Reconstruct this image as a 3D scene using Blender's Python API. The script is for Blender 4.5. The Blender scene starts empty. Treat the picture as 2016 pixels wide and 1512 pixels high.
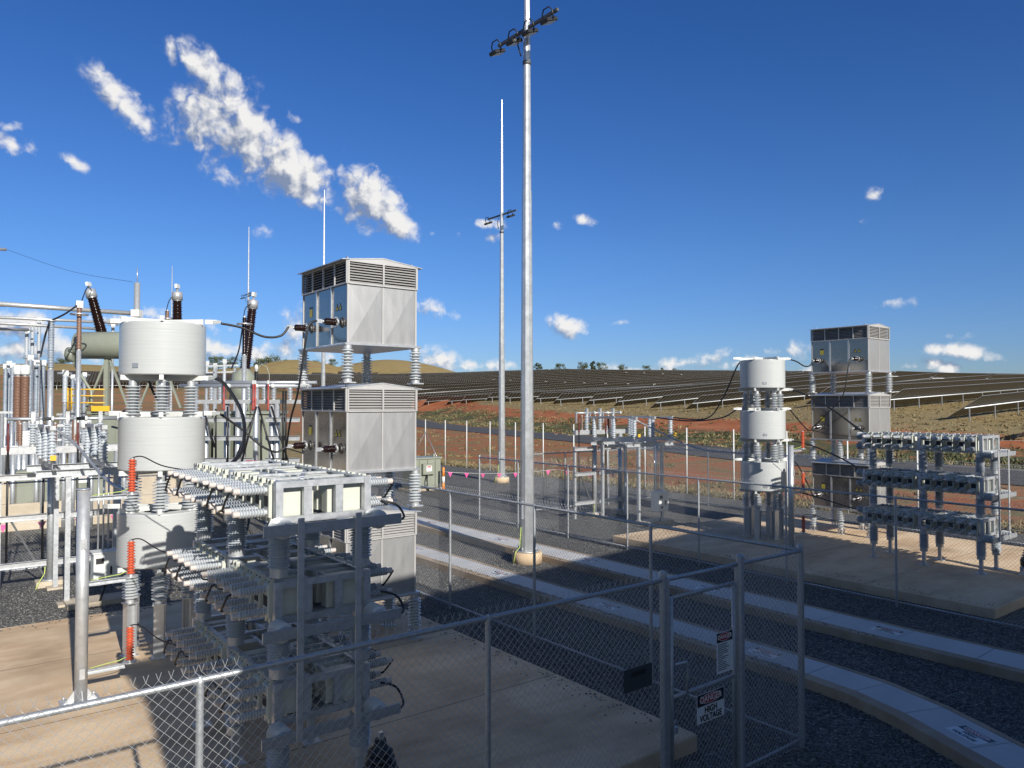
import bpy, math, random
from mathutils import Vector, Matrix
R = math.radians
random.seed(7)
S = bpy.context.scene
C = S.collection
TH = R(37.8)                                   # heading of the site grid: local x = U, local y = V
UX, UY = math.cos(TH), math.sin(TH)
def W(u, v, z=0.0): return Vector((u*UX - v*UY, u*UY + v*UX, z))
def toUV(x, y): return (x*UX + y*UY, -x*UY + y*UX)
F, H = 1485.0, 4.0
PITCH = math.atan(38/F)
def at(px, py, Y):                             # the point the photograph shows at (px, py), Y metres ahead
    x = (px-1008)/F; y = -(py-756)/F
    a, b = math.cos(PITCH)-y*math.sin(PITCH), math.sin(PITCH)+y*math.cos(PITCH)
    t = Y/a
    return Vector((x*t, Y, H+b*t))

# ------------------------------------------------------------------ materials
MATS = {}
def mat(name, col, rough=0.5, metal=0.0, var=0.0, scale=8.0, bump=0.0, bscale=60.0, spec=0.5, col2=None, coord='Object', stretch=None):
    m = bpy.data.materials.new(name); m.use_nodes = True
    n, l = m.node_tree.nodes, m.node_tree.links
    b = n['Principled BSDF']
    b.inputs['Roughness'].default_value = rough; b.inputs['Metallic'].default_value = metal
    b.inputs['Specular IOR Level'].default_value = spec
    c = tuple(col)+(1,)
    b.inputs['Base Color'].default_value = c
    tc = n.new('ShaderNodeTexCoord'); src = tc.outputs[coord]
    if stretch:
        mp = n.new('ShaderNodeMapping'); mp.inputs['Scale'].default_value = stretch
        l.new(src, mp.inputs['Vector']); src = mp.outputs['Vector']
    if var > 0 or col2:
        t = n.new('ShaderNodeTexNoise'); t.inputs['Scale'].default_value = scale; t.inputs['Detail'].default_value = 6
        t.inputs['Roughness'].default_value = 0.62
        l.new(src, t.inputs['Vector'])
        r = n.new('ShaderNodeValToRGB')
        r.color_ramp.elements[0].position = 0.3; r.color_ramp.elements[1].position = 0.7
        c2 = col2 or tuple(x*(1+var) for x in col)
        c1 = col if col2 else tuple(x*(1-var) for x in col)
        r.color_ramp.elements[0].color = tuple(c1)+(1,); r.color_ramp.elements[1].color = tuple(c2)+(1,)
        l.new(t.outputs['Fac'], r.inputs['Fac']); l.new(r.outputs['Color'], b.inputs['Base Color'])
        mr = n.new('ShaderNodeMapRange'); mr.inputs['To Min'].default_value = rough*0.8; mr.inputs['To Max'].default_value = min(1, rough*1.25)
        l.new(t.outputs['Fac'], mr.inputs['Value']); l.new(mr.outputs['Result'], b.inputs['Roughness'])
    if bump > 0:
        t2 = n.new('ShaderNodeTexNoise'); t2.inputs['Scale'].default_value = bscale; t2.inputs['Detail'].default_value = 4
        l.new(src, t2.inputs['Vector'])
        bp = n.new('ShaderNodeBump'); bp.inputs['Strength'].default_value = bump; bp.inputs['Distance'].default_value = 0.02
        l.new(t2.outputs['Fac'], bp.inputs['Height']); l.new(bp.outputs['Normal'], b.inputs['Normal'])
    MATS[name] = m
    return m
galv   = mat('galvanised', (.50,.52,.54), .42, .55, .18, 14, .06, 40)
galvB  = mat('galvanised_bright', (.50,.51,.52), .40, .5, .14, 10)
galvD  = mat('fence_galvanised', (.42,.44,.46), .45, .6, .15, 25)
wire   = mat('fence_wire', (.50,.51,.52), .42, .5)
alum   = mat('aluminium', (.60,.61,.62), .34, .7, .08, 9)
white  = mat('white_paint', (.62,.63,.61), .38, 0, .03, 5)
coilw  = mat('coil_resin', (.45,.465,.46), .2, 0, .05, 3, .02, 20, stretch=(.6,.6,22))
cream  = mat('can_cream', (.54,.55,.48), .4, 0, .04, 6)
pinkg  = mat('bushing_cap', (.55,.49,.45), .5)
porc   = mat('porcelain_grey', (.42,.455,.49), .22, 0, .06, 10)
porcL  = mat('porcelain_light', (.50,.525,.54), .2, 0, .05, 10)
porcM  = mat('porcelain_mid', (.43,.455,.475), .24, 0, .08, 10)
porcB  = mat('porcelain_blue', (.25,.29,.34), .25, 0, .25, 6)
brown  = mat('porcelain_brown', (.016,.007,.006), .18, 0, .2, 10)
tan_p  = mat('porcelain_tan', (.20,.115,.08), .35, 0, .15, 8)
orange = mat('silicone_orange', (.50,.085,.035), .5, 0, .06, 20)
redins = mat('silicone_red', (.33,.055,.045), .45, 0, .06, 20)
redark = mat('silicone_dark_red', (.12,.02,.018), .45)
lampb  = mat('lamp_body', (.022,.023,.025), .4)
masts  = mat('mast_steel', (.54,.55,.56), .32, .62, .14, 5)
black  = mat('black_rubber', (.012,.012,.013), .45)
darkst = mat('dark_steel', (.10,.105,.11), .5, .4, .1, 10)
hole   = mat('dark_gap', (.02,.02,.022), .7)
green  = mat('transformer_green', (.235,.25,.20), .38, 0, .06, 4)
yellow = mat('safety_yellow', (.72,.42,.03), .45, 0, .05, 10)
pink   = mat('pink_flag', (.75,.09,.30), .6)
orangeb= mat('bollard_orange', (.75,.24,.03), .5)
teal   = mat('teal_plastic', (.02,.25,.2), .5)
earth  = mat('earth_wire_green', (.25,.42,.12), .5, 0, 0, 30, col2=(.55,.55,.12))
signw  = mat('sign_white', (.74,.75,.74), .35)
signbk = mat('sign_black', (.012,.012,.014), .35)
signrd = mat('sign_red', (.42,.03,.03), .35)
signgy = mat('sign_grey', (.05,.055,.055), .45)
signye = mat('sign_yellow', (.55,.45,.05), .45)
lens   = mat('lamp_lens', (.42,.38,.30), .25)
tint   = mat('sign_ink', (.10,.11,.13), .6)
steelM = mat('stainless_mirror', (.30,.28,.26), .16, .92, .05, 2.0, .06, 2.2)
steelB = mat('stainless_brushed', (.42,.415,.41), .42, .62, .05, 2.0, .03, 2.0, stretch=(4,4,.8))
louvm  = mat('louver_steel', (.44,.43,.42), .45, .25, .05, 3)
bark   = mat('bark', (.12,.09,.065), .9, 0, .2, 8)
leafA  = mat('leaf_olive', (.055,.075,.028), .7, 0, 0, .6, col2=(.09,.11,.045))
leafB  = mat('leaf_dark', (.035,.055,.022), .7, 0, 0, .6, col2=(.06,.085,.035))
wallm  = mat('wall_panel', (.72,.70,.64), .6)

def nodes_mat(name):
    m = bpy.data.materials.new(name); m.use_nodes = True
    return m, m.node_tree.nodes, m.node_tree.links, m.node_tree.nodes['Principled BSDF']
def noise(n, l, src, scale, detail=5, rough=.6):
    t = n.new('ShaderNodeTexNoise'); t.inputs['Scale'].default_value = scale; t.inputs['Detail'].default_value = detail
    t.inputs['Roughness'].default_value = rough; l.new(src, t.inputs['Vector']); return t.outputs['Fac']
def ramp(n, l, fac, stops):
    r = n.new('ShaderNodeValToRGB'); e = r.color_ramp.elements
    while len(e) > 1: e.remove(e[-1])
    e[0].position = stops[0][0]; e[0].color = tuple(stops[0][1])+(1,)
    for p, c in stops[1:]:
        q = e.new(p); q.color = tuple(c)+(1,)
    l.new(fac, r.inputs['Fac']); return r.outputs['Color']
def mixc(n, l, fac, a, b, mode='MIX'):
    m = n.new('ShaderNodeMix'); m.data_type = 'RGBA'; m.blend_type = mode
    if isinstance(fac, (int, float)): m.inputs[0].default_value = fac
    else: l.new(fac, m.inputs[0])
    for k, s in ((6, a), (7, b)):
        if isinstance(s, tuple): m.inputs[k].default_value = s+(1,)
        else: l.new(s, m.inputs[k])
    return m.outputs[2]
def math_(n, l, op, a, b=None, c=None, clamp=False):
    m = n.new('ShaderNodeMath'); m.operation = op; m.use_clamp = clamp
    for k, s in enumerate((a, b, c)):
        if s is None: continue
        if isinstance(s, (int, float)): m.inputs[k].default_value = s
        else: l.new(s, m.inputs[k])
    return m.outputs[0]

def gravel_mat():
    m, n, l, b = nodes_mat('gravel')
    src = n.new('ShaderNodeTexCoord').outputs['Object']
    v = n.new('ShaderNodeTexVoronoi'); v.inputs['Scale'].default_value = 44; l.new(src, v.inputs['Vector'])
    hsv = n.new('ShaderNodeSeparateColor'); l.new(v.outputs['Color'], hsv.inputs[0])
    c = ramp(n, l, hsv.outputs[0], [(0,(.04,.039,.037)),(.5,(.10,.098,.09)),(.8,(.18,.175,.16)),(.97,(.29,.28,.255)),(1,(.5,.48,.45))])
    big = noise(n, l, src, .35, 5)
    c = mixc(n, l, 1.0, c, ramp(n, l, big, [(.3,(.78,.78,.78)),(.7,(1.15,1.13,1.1))]), 'MULTIPLY')
    v2 = n.new('ShaderNodeTexVoronoi'); v2.inputs['Scale'].default_value = 19; l.new(src, v2.inputs['Vector'])
    s2 = n.new('ShaderNodeSeparateColor'); l.new(v2.outputs['Color'], s2.inputs[0])
    c = mixc(n, l, ramp(n, l, s2.outputs[1], [(.80,(0,0,0)),(.82,(1,1,1))]), c, ramp(n, l, s2.outputs[0], [(0,(.05,.048,.045)),(.6,(.12,.115,.105)),(1,(.22,.21,.19))]))
    dust = noise(n, l, src, .9, 6, .7)
    c = mixc(n, l, ramp(n, l, dust, [(.52,(0,0,0)),(.75,(.35,.35,.35))]), c, (.17,.135,.10))
    l.new(c, b.inputs['Base Color']); b.inputs['Roughness'].default_value = .85
    bp = n.new('ShaderNodeBump'); bp.inputs['Strength'].default_value = .9; bp.inputs['Distance'].default_value = .03; bp.invert = True
    l.new(v.outputs['Distance'], bp.inputs['Height']); l.new(bp.outputs['Normal'], b.inputs['Normal'])
    return m
gravel = gravel_mat()
def concrete_mat(name, ca, cb, cc, joints=None):
    m, n, l, b = nodes_mat(name)
    src = n.new('ShaderNodeTexCoord').outputs['Object']
    mp = n.new('ShaderNodeMapping'); mp.inputs['Scale'].default_value = (.55,2.0,1); mp.inputs['Rotation'].default_value = (0,0,R(8)); l.new(src, mp.inputs['Vector'])
    f1 = noise(n, l, mp.outputs[0], .9, 8, .66)
    c = ramp(n, l, f1, [(.30,ca),(.5,cb),(.70,cc)])
    f2 = noise(n, l, src, 40, 3)
    c = mixc(n, l, .5, c, ramp(n, l, f2, [(.3,(.8,.8,.8)),(.7,(1.1,1.1,1.1))]), 'MULTIPLY')
    f3 = noise(n, l, src, .45, 4)
    c = mixc(n, l, ramp(n, l, f3, [(.48,(0,0,0)),(.66,(.6,.6,.6))]), c, tuple(x*.62 for x in ca))
    l.new(c, b.inputs['Base Color']); b.inputs['Roughness'].default_value = .82
    bp = n.new('ShaderNodeBump'); bp.inputs['Strength'].default_value = .12; bp.inputs['Distance'].default_value = .01
    l.new(f2, bp.inputs['Height']); l.new(bp.outputs['Normal'], b.inputs['Normal'])
    MATS[name] = m; return m
slabm = concrete_mat('pad_concrete', (.50,.335,.195), (.70,.515,.325), (.80,.63,.43))
kerbm = concrete_mat('kerb_concrete', (.34,.245,.155), (.44,.33,.225), (.50,.39,.28))
lidm  = mat('lid_grey', (.56,.55,.53), .6, 0, .08, 1.5, .04, 60)
bundm = concrete_mat('bund_concrete', (.42,.35,.26), (.52,.44,.33), (.58,.50,.40))
asph  = mat('asphalt', (.065,.061,.058), .9, 0, .15, .4, .2, 30)

# ------------------------------------------------------------------ mesh builder
class MB:
    def __init__(s): s.v = []; s.f = []; s.m = []; s.sm = []; s.mats = []
    def mi(s, m):
        if m not in s.mats: s.mats.append(m)
        return s.mats.index(m)
    def add(s, vs, fs, m, smooth=False, M=None):
        o = len(s.v); k = s.mi(m)
        s.v += [tuple(M @ Vector(p)) if M else tuple(p) for p in vs]
        for f in fs: s.f.append([i+o for i in f]); s.m.append(k); s.sm.append(smooth)
        return s
    def box(s, a, b, m, M=None, bev=0.0):
        x0,y0,z0 = a; x1,y1,z1 = b
        if bev <= 0:
            vs = [(x,y,z) for z in (z0,z1) for y in (y0,y1) for x in (x0,x1)]
            fs = [(0,2,3,1),(4,5,7,6),(0,1,5,4),(2,6,7,3),(0,4,6,2),(1,3,7,5)]
            return s.add(vs, fs, m, False, M)
        e = bev
        ring = [(x0+e,y0),(x1-e,y0),(x1,y0+e),(x1,y1-e),(x1-e,y1),(x0+e,y1),(x0,y1-e),(x0,y0+e)]
        cx, cy = (x0+x1)/2, (y0+y1)/2
        def inn(p): return (cx+(p[0]-cx)*(1-2*e/max(x1-x0,1e-6)), cy+(p[1]-cy)*(1-2*e/max(y1-y0,1e-6)))
        vs = [inn(p)+(z0,) for p in ring]+[p+(z0+e,) for p in ring]+[p+(z1-e,) for p in ring]+[inn(p)+(z1,) for p in ring]
        fs = [list(range(7,-1,-1)), list(range(24,32))]
        for k in range(3):
            for i in range(8):
                j = (i+1) % 8; fs.append((k*8+i,k*8+j,k*8+8+j,k*8+8+i))
        return s.add(vs, fs, m, False, M)
    def beam(s, p, q, w, h, m, up=(0,0,1)):
        p, q = Vector(p), Vector(q); d = (q-p).normalized(); up = Vector(up)
        if abs(d.dot(up)) > .97: up = Vector((0,1,0)) if abs(d.y) < .9 else Vector((1,0,0))
        x = d.cross(up).normalized(); y = x.cross(d)
        vs = [e + x*a*w/2 + y*b*h/2 for e in (p,q) for a,b in ((-1,-1),(1,-1),(1,1),(-1,1))]
        return s.add(vs, [(0,1,2,3),(7,6,5,4),(0,4,5,1),(1,5,6,2),(2,6,7,3),(3,7,4,0)], m)
    def channel(s, p, q, w, h, m, t=.008, up=(0,0,1), flip=1):     # C section: web plus two flanges
        p, q = Vector(p), Vector(q); d = (q-p).normalized(); up = Vector(up); x = d.cross(up).normalized()*flip
        o = up*(h/2-t/2)
        s.beam(p, q, t, h-2*t-.002, m, up)
        for g in (o, -o): s.beam(p+g+x*(w/2-t/2), q+g+x*(w/2-t/2), w, t, m, up)
        return s
    def tube(s, pts, r, m, n=8, caps=True, smooth=True):
        pts = [Vector(p) for p in pts]; N = len(pts)
        rs = r if isinstance(r, (list,tuple)) else [r]*N
        vs = []; pu = None
        for i, p in enumerate(pts):
            d = (pts[min(i+1,N-1)]-pts[max(i-1,0)]).normalized()
            u = pu if pu is not None else Vector((0,0,1))
            if abs(d.dot(u)) > .95 and pu is None: u = Vector((1,0,0))
            x = d.cross(u).normalized(); y = x.cross(d).normalized(); pu = y
            for k in range(n):
                a = 2*math.pi*k/n; vs.append(p + (x*math.cos(a)+y*math.sin(a))*rs[i])
        fs = [(i*n+k, i*n+(k+1)%n, (i+1)*n+(k+1)%n, (i+1)*n+k) for i in range(N-1) for k in range(n)]
        s.add(vs, fs, m, smooth)
        if caps:
            o = len(s.v)-len(vs)
            s.f += [[o+k for k in range(n)][::-1], [o+(N-1)*n+k for k in range(n)]]
            s.m += [s.mi(m)]*2; s.sm += [False]*2
        return s
    def lathe(s, prof, m, n=20, M=None, smooth=True, caps=True):
        vs = [(r*math.cos(2*math.pi*k/n), r*math.sin(2*math.pi*k/n), z) for r,z in prof for k in range(n)]
        fs = [(i*n+k, i*n+(k+1)%n, (i+1)*n+(k+1)%n, (i+1)*n+k) for i in range(len(prof)-1) for k in range(n)]
        s.add(vs, fs, m, smooth, M)
        if caps:
            o = len(s.v)-len(vs)
            s.f += [[o+k for k in range(n)][::-1], [o+(len(prof)-1)*n+k for k in range(n)]]
            s.m += [s.mi(m)]*2; s.sm += [False]*2
        return s
    def prism(s, poly, z0, z1, m, M=None):
        n = len(poly)
        vs = [(x,y,z0) for x,y in poly]+[(x,y,z1) for x,y in poly]
        fs = [list(range(n))[::-1], list(range(n,2*n))]+[(i,(i+1)%n,n+(i+1)%n,n+i) for i in range(n)]
        return s.add(vs, fs, m, False, M)
    def mesh(s, name):
        me = bpy.data.meshes.new(name); me.from_pydata(s.v, [], s.f)
        for m in s.mats: me.materials.append(m)
        me.polygons.foreach_set('material_index', s.m); me.polygons.foreach_set('use_smooth', s.sm)
        me.update(); return me

def sharp(me, ang=40):
    try: me.set_sharp_from_angle(angle=R(ang))
    except Exception: pass
    return me
def place(name, me, parent=None, loc=(0,0,0), rot=(0,0,0), scale=None, label=None):
    o = bpy.data.objects.new(name, me); C.objects.link(o)
    o.location = loc; o.rotation_euler = rot
    if scale: o.scale = scale
    if parent is not None: o.parent = parent
    if label: o['label'] = label
    return o
def part(name, mb, parent, loc=(0,0,0), rot=(0,0,0), label=None): return place(name, mb.mesh(name), parent, loc, rot, None, label)
def tag(o, label, cat, group=None):
    o['label'] = label; o['category'] = cat; o['kind'] = 'thing'
    if group: o['group'] = group
    return o
def thing(name, label, cat, loc, rot=TH, group=None):
    o = bpy.data.objects.new(name, None); C.objects.link(o); o.location = loc; o.rotation_euler = (0,0,rot)
    o.empty_display_size = .2
    return tag(o, label, cat, group)
def struct(name, mb, loc=(0,0,0), rot=0): 
    o = part(name, mb, None, loc, (0,0,rot)); o['kind'] = 'structure'; return o
KIDS = {}
def children(o):
    if not KIDS or KIDS.get('n') != len(bpy.data.objects):
        KIDS.clear()
        for x in bpy.data.objects:
            if x.parent: KIDS.setdefault(x.parent.name, []).append(x)
        KIDS['n'] = len(bpy.data.objects)
    return KIDS.get(o.name, [])
def dup(root, loc, label=None, group=None, rot=None):
    ks = [(c, list(children(c))) for c in list(children(root))]
    r = root.copy(); C.objects.link(r); r.location = loc
    if rot is not None: r.rotation_euler = (0,0,rot)
    if label: r['label'] = label
    if group: r['group'] = group
    for c, gs in ks:
        d = c.copy(); C.objects.link(d); d.parent = r
        for g in gs:
            e = g.copy(); C.objects.link(e); e.parent = d
    return r
def cable(pts, r, label, cat='cable', name='power_cable', group=None, m=None, n=7):
    """a hanging lead through the given world points (Catmull-Rom)"""
    P = [Vector(p) for p in pts]; Q = []
    for i in range(len(P)-1):
        a, b, c, d = P[max(i-1,0)], P[i], P[i+1], P[min(i+2,len(P)-1)]
        for k in range(8):
            t = k/8
            Q.append(.5*((2*b)+(c-a)*t+(2*a-5*b+4*c-d)*t*t+(3*b-a-3*c+d)*t**3))
    Q.append(P[-1]); o = Q[0].copy()
    mb = MB().tube([q-o for q in Q], r, m or black, n)
    return tag(place(name, mb.mesh(name), None, o), label, cat, group)
CACHE = {}
def insul(h, rc, rs, n, m=porc, cr=None, ch=.05, seg=18, taper=0.0, capm=galvB):
    """a ribbed post insulator standing on its base: metal foot, sheds, metal cap"""
    key = (h, rc, rs, n, m.name, cr, ch, seg, taper)
    if key in CACHE: return CACHE[key]
    cr = cr or rc*1.15
    mb = MB()
    mb.lathe([(cr,0),(cr,ch)], capm, seg); mb.lathe([(cr*.95,h-ch),(cr*.95,h)], capm, seg)
    prof = [(rc,ch)]; st = (h-2*ch)/n
    for i in range(n):
        z = ch+i*st; k = 1-taper*(i/n)
        big = rs if i % 2 == 0 or n < 9 else rs*.92
        prof += [(rc*k, z+st*.12), (big*k, z+st*.34), (big*k, z+st*.44), (rc*k*1.05, z+st*.82)]
    prof.append((rc*(1-taper), h-ch))
    mb.lathe(prof, m, seg)
    CACHE[key] = sharp(mb.mesh('insulator'), 50)
    return CACHE[key]
def text_mesh(s, size, m, bold=.0, squeeze=1.0):
    cu = bpy.data.curves.new('lettering', 'FONT'); cu.body = s; cu.size = size; cu.align_x = 'CENTER'; cu.align_y = 'CENTER'
    cu.offset = bold; cu.extrude = .0006
    ob = bpy.data.objects.new('lettering', cu)
    me = bpy.data.meshes.new_from_object(ob); me.materials.clear(); me.materials.append(m)
    for p in me.polygons: p.material_index = 0
    if squeeze != 1.0:
        for v in me.vertices: v.co.x *= squeeze
    bpy.data.objects.remove(ob); return me

# ------------------------------------------------------------------ terrain
def lerp(t, tab):
    if t <= tab[0][0]: return tab[0][1]
    for (a, x), (b, y) in zip(tab, tab[1:]):
        if t <= b:
            k = (t-a)/(b-a); return x+(y-x)*k
    return tab[-1][1]
GR = [(52,0),(66,.012),(80,.042),(105,.075),(130,.105),(155,.13),(180,.160),(210,.205),(240,.26),(280,.36),(320,.48),(380,.70),(450,.97),(480,1.03),(520,1.04),(700,.9),(900,.75),(3000,.2)]
GR2 = [(52,0),(66,.03),(80,.085),(105,.17),(130,.27),(155,.365),(180,.45),(210,.54),(240,.62),(280,.71),(320,.79),(380,.9),(450,1.0),(520,1.04),(700,.9),(3000,.2)]
AZ = [(-60,18.5),(-34,18.5),(-26,18.5),(-15,18.5),(-9,19),(-3,21),(4,22.5),(8,23),(14,21.5),(22,19.5),(28,16.5),(34,14),(60,14)]
HILLS = [(768,1150,69,120,230),(900,1250,50,90,200),(585,950,57,85,150),(500,980,48,110,160),(420,1000,45,150,200),(130,950,46,190,200),(20,1000,44,150,200),(640,1200,44,120,200)]
HP = []
for px, d, h, sx, sy in HILLS:
    t = (px-1008)/F; HP.append((t*d/math.sqrt(1+t*t), d/math.sqrt(1+t*t), h, sx, sy, math.atan(t)))
ROADN = [(38.0,-12),(40.5,2),(42,16),(45,33.8),(47.7,41),(53,59),(59,84),(65,109),(82,150),(100,190)]   # near edge (u, v)
def road_u(v):
    return lerp(v, [(b, a) for a, b in ROADN])
def ground_z(x, y):
    r = math.hypot(x, y)
    if r < 50: return 0.0
    az = math.degrees(math.atan2(x, y))
    k = min(1, max(0, (az-11)/17)); k = k*k*(3-2*k)
    z = (lerp(r, GR)*(1-k)+lerp(r, GR2)*k)*lerp(az, AZ) if y > 0 else 0
    if z > 0 and r < 300:
        u, v = toUV(x, y)
        def sm(t): t = min(1, max(0, t)); return t*t*(3-2*t)
        z *= max(sm((u-road_u(v)-9)/24), sm((r-215)/75), sm((-9-az)/8))
    if r > 560:
        for hx, hy, h, sx, sy, a in HP:
            dx, dy = x-hx, y-hy
            p, q = dx*math.cos(a)-dy*math.sin(a), dx*math.sin(a)+dy*math.cos(a)
            z = max(z, z*0+h*math.exp(-(p/sx)**2*.5-(q/sy)**2*.5))
    return z
def ground_uv(u, v):
    p = W(u, v); return ground_z(p.x, p.y)
def ground_mat():
    m, n, l, b = nodes_mat('country_ground')
    pos = n.new('ShaderNodeNewGeometry').outputs['Position']
    sep = n.new('ShaderNodeSeparateXYZ'); l.new(pos, sep.inputs[0])
    u = math_(n, l, 'ADD', math_(n, l, 'MULTIPLY', sep.outputs[0], UX), math_(n, l, 'MULTIPLY', sep.outputs[1], UY))
    v = math_(n, l, 'ADD', math_(n, l, 'MULTIPLY', sep.outputs[0], -UY), math_(n, l, 'MULTIPLY', sep.outputs[1], UX))
    r = math_(n, l, 'POWER', math_(n, l, 'ADD', math_(n, l, 'MULTIPLY', sep.outputs[0], sep.outputs[0]), math_(n, l, 'MULTIPLY', sep.outputs[1], sep.outputs[1])), .5)
    fbig = noise(n, l, pos, .06, 6); fmid = noise(n, l, pos, .35, 7, .65); fsm = noise(n, l, pos, 2.6, 5)
    soil = ramp(n, l, fmid, [(.25,(.25,.085,.038)),(.5,(.37,.13,.058)),(.75,(.43,.19,.10))])
    dry = ramp(n, l, fsm, [(.25,(.14,.10,.045)),(.5,(.26,.20,.10)),(.8,(.36,.29,.16))])
    weed = ramp(n, l, fsm, [(.25,(.045,.05,.022)),(.5,(.09,.095,.045)),(.8,(.17,.15,.075))])
    # distance from the road's near edge, roughly
    ru = n.new('ShaderNodeFloatCurve')
    cm = ru.mapping.curves[0]; pts = ROADN
    while len(cm.points) > 2: cm.points.remove(cm.points[1])
    def nx(vv): return (vv+12)/202
    def ny(uu): return uu/110
    cm.points[0].location = (0, ny(pts[0][0])); cm.points[1].location = (1, ny(pts[-1][0]))
    for uu, vv in pts[1:-1]: cm.points.new(nx(vv), ny(uu))
    for p in cm.points: p.handle_type = 'VECTOR'
    ru.mapping.update()
    l.new(math_(n, l, 'DIVIDE', math_(n, l, 'ADD', v, 12), 202, clamp=True), ru.inputs['Value'])
    d = math_(n, l, 'SUBTRACT', u, math_(n, l, 'MULTIPLY', ru.outputs[0], 110))
    dn = math_(n, l, 'ADD', d, math_(n, l, 'MULTIPLY', math_(n, l, 'SUBTRACT', fbig, .5), 16))
    dn = math_(n, l, 'ADD', dn, math_(n, l, 'MULTIPLY', math_(n, l, 'SUBTRACT', fmid, .5), 9))
    def step(x, a, bb): 
        mr = n.new('ShaderNodeMapRange'); mr.interpolation_type = 'SMOOTHSTEP'; l.new(x, mr.inputs['Value'])
        mr.inputs['From Min'].default_value = a; mr.inputs['From Max'].default_value = bb; return mr.outputs['Result']
    # yard side: red soil with patchy grass, dry rim at the gravel edge
    patch = step(math_(n, l, 'ADD', fmid, math_(n, l, 'MULTIPLY', fsm, .4)), .58, .84)
    near = mixc(n, l, patch, soil, mixc(n, l, .45, dry, weed))
    rim = step(math_(n, l, 'ADD', u, math_(n, l, 'MULTIPLY', fmid, 3)), 30.5, 28.2)
    near = mixc(n, l, rim, near, dry)
    near = mixc(n, l, step(r, 120, 230), near, mixc(n, l, step(fbig, .42, .56), mixc(n, l, .4, dry, weed), mixc(n, l, .55, dry, soil)))
    # beyond the road: weeds, then the red track, then dry grass under the trackers
    past = mixc(n, l, step(dn, 19, 22), mixc(n, l, step(fmid, .5, .66), weed, soil), soil)
    under = mixc(n, l, step(fmid, .56, .74), dry, mixc(n, l, .5, soil, dry))
    past = mixc(n, l, step(dn, 28, 31), past, under)
    col = mixc(n, l, step(dn, 9.5, 10.5), near, past)
    far = ramp(n, l, fbig, [(.3,(.23,.17,.07)),(.5,(.31,.235,.10)),(.7,(.26,.16,.085))])
    col = mixc(n, l, step(r, 480, 560), col, far)
    l.new(col, b.inputs['Base Color']); b.inputs['Roughness'].default_value = .95; b.inputs['Specular IOR Level'].default_value = .1
    bp = n.new('ShaderNodeBump'); bp.inputs['Strength'].default_value = .6; bp.inputs['Distance'].default_value = .12
    l.new(fsm, bp.inputs['Height']); l.new(bp.outputs['Normal'], b.inputs['Normal'])
    return m
groundm = ground_mat()
def build_ground():
    rs = [0, 15, 30, 44, 50, 56] + [56+6*i for i in range(1, 30)]
    while rs[-1] < 560: rs.append(rs[-1]*1.035)
    while rs[-1] < 3200: rs.append(rs[-1]*1.06)
    azs = [-180+10*i for i in range(13)] + [-55+.7*i for i in range(158)] + [56+4*i for i in range(31)]
    azs = sorted(set(a for a in azs if -180 <= a < 180))
    N = len(azs); vs = [(0,0,0)]
    for r in rs[1:]:
        for a in azs:
            x, y = r*math.sin(R(a)), r*math.cos(R(a)); vs.append((x, y, ground_z(x, y)))
    fs = [(0, 1+(k+1)%N, 1+k) for k in range(N)]
    for i in range(len(rs)-2):
        for k in range(N):
            a, b = 1+i*N, 1+(i+1)*N
            fs.append((a+k, a+(k+1)%N, b+(k+1)%N, b+k))
    mb = MB().add(vs, fs, groundm, True)
    struct('ground', mb)
build_ground()
struct('gravel_yard', MB().add([tuple(W(*p, .006)) for p in ((-60,-40),(26.5,-40),(26.5,52),(-60,52))], [(0,1,2,3)], gravel))
def build_road():
    mb = MB(); vs = []; fs = []
    V = [-12+4*i for i in range(51)]
    for v in V:
        u = road_u(v)
        for k in (0, 9.5):
            p = W(u+k, v+k*.1); vs.append((p.x, p.y, ground_z(p.x, p.y)+.05))
    for i in range(len(V)-1): fs.append((2*i, 2*i+1, 2*i+3, 2*i+2))
    struct('road', mb.add(vs, fs, asph))
build_road()

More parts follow.
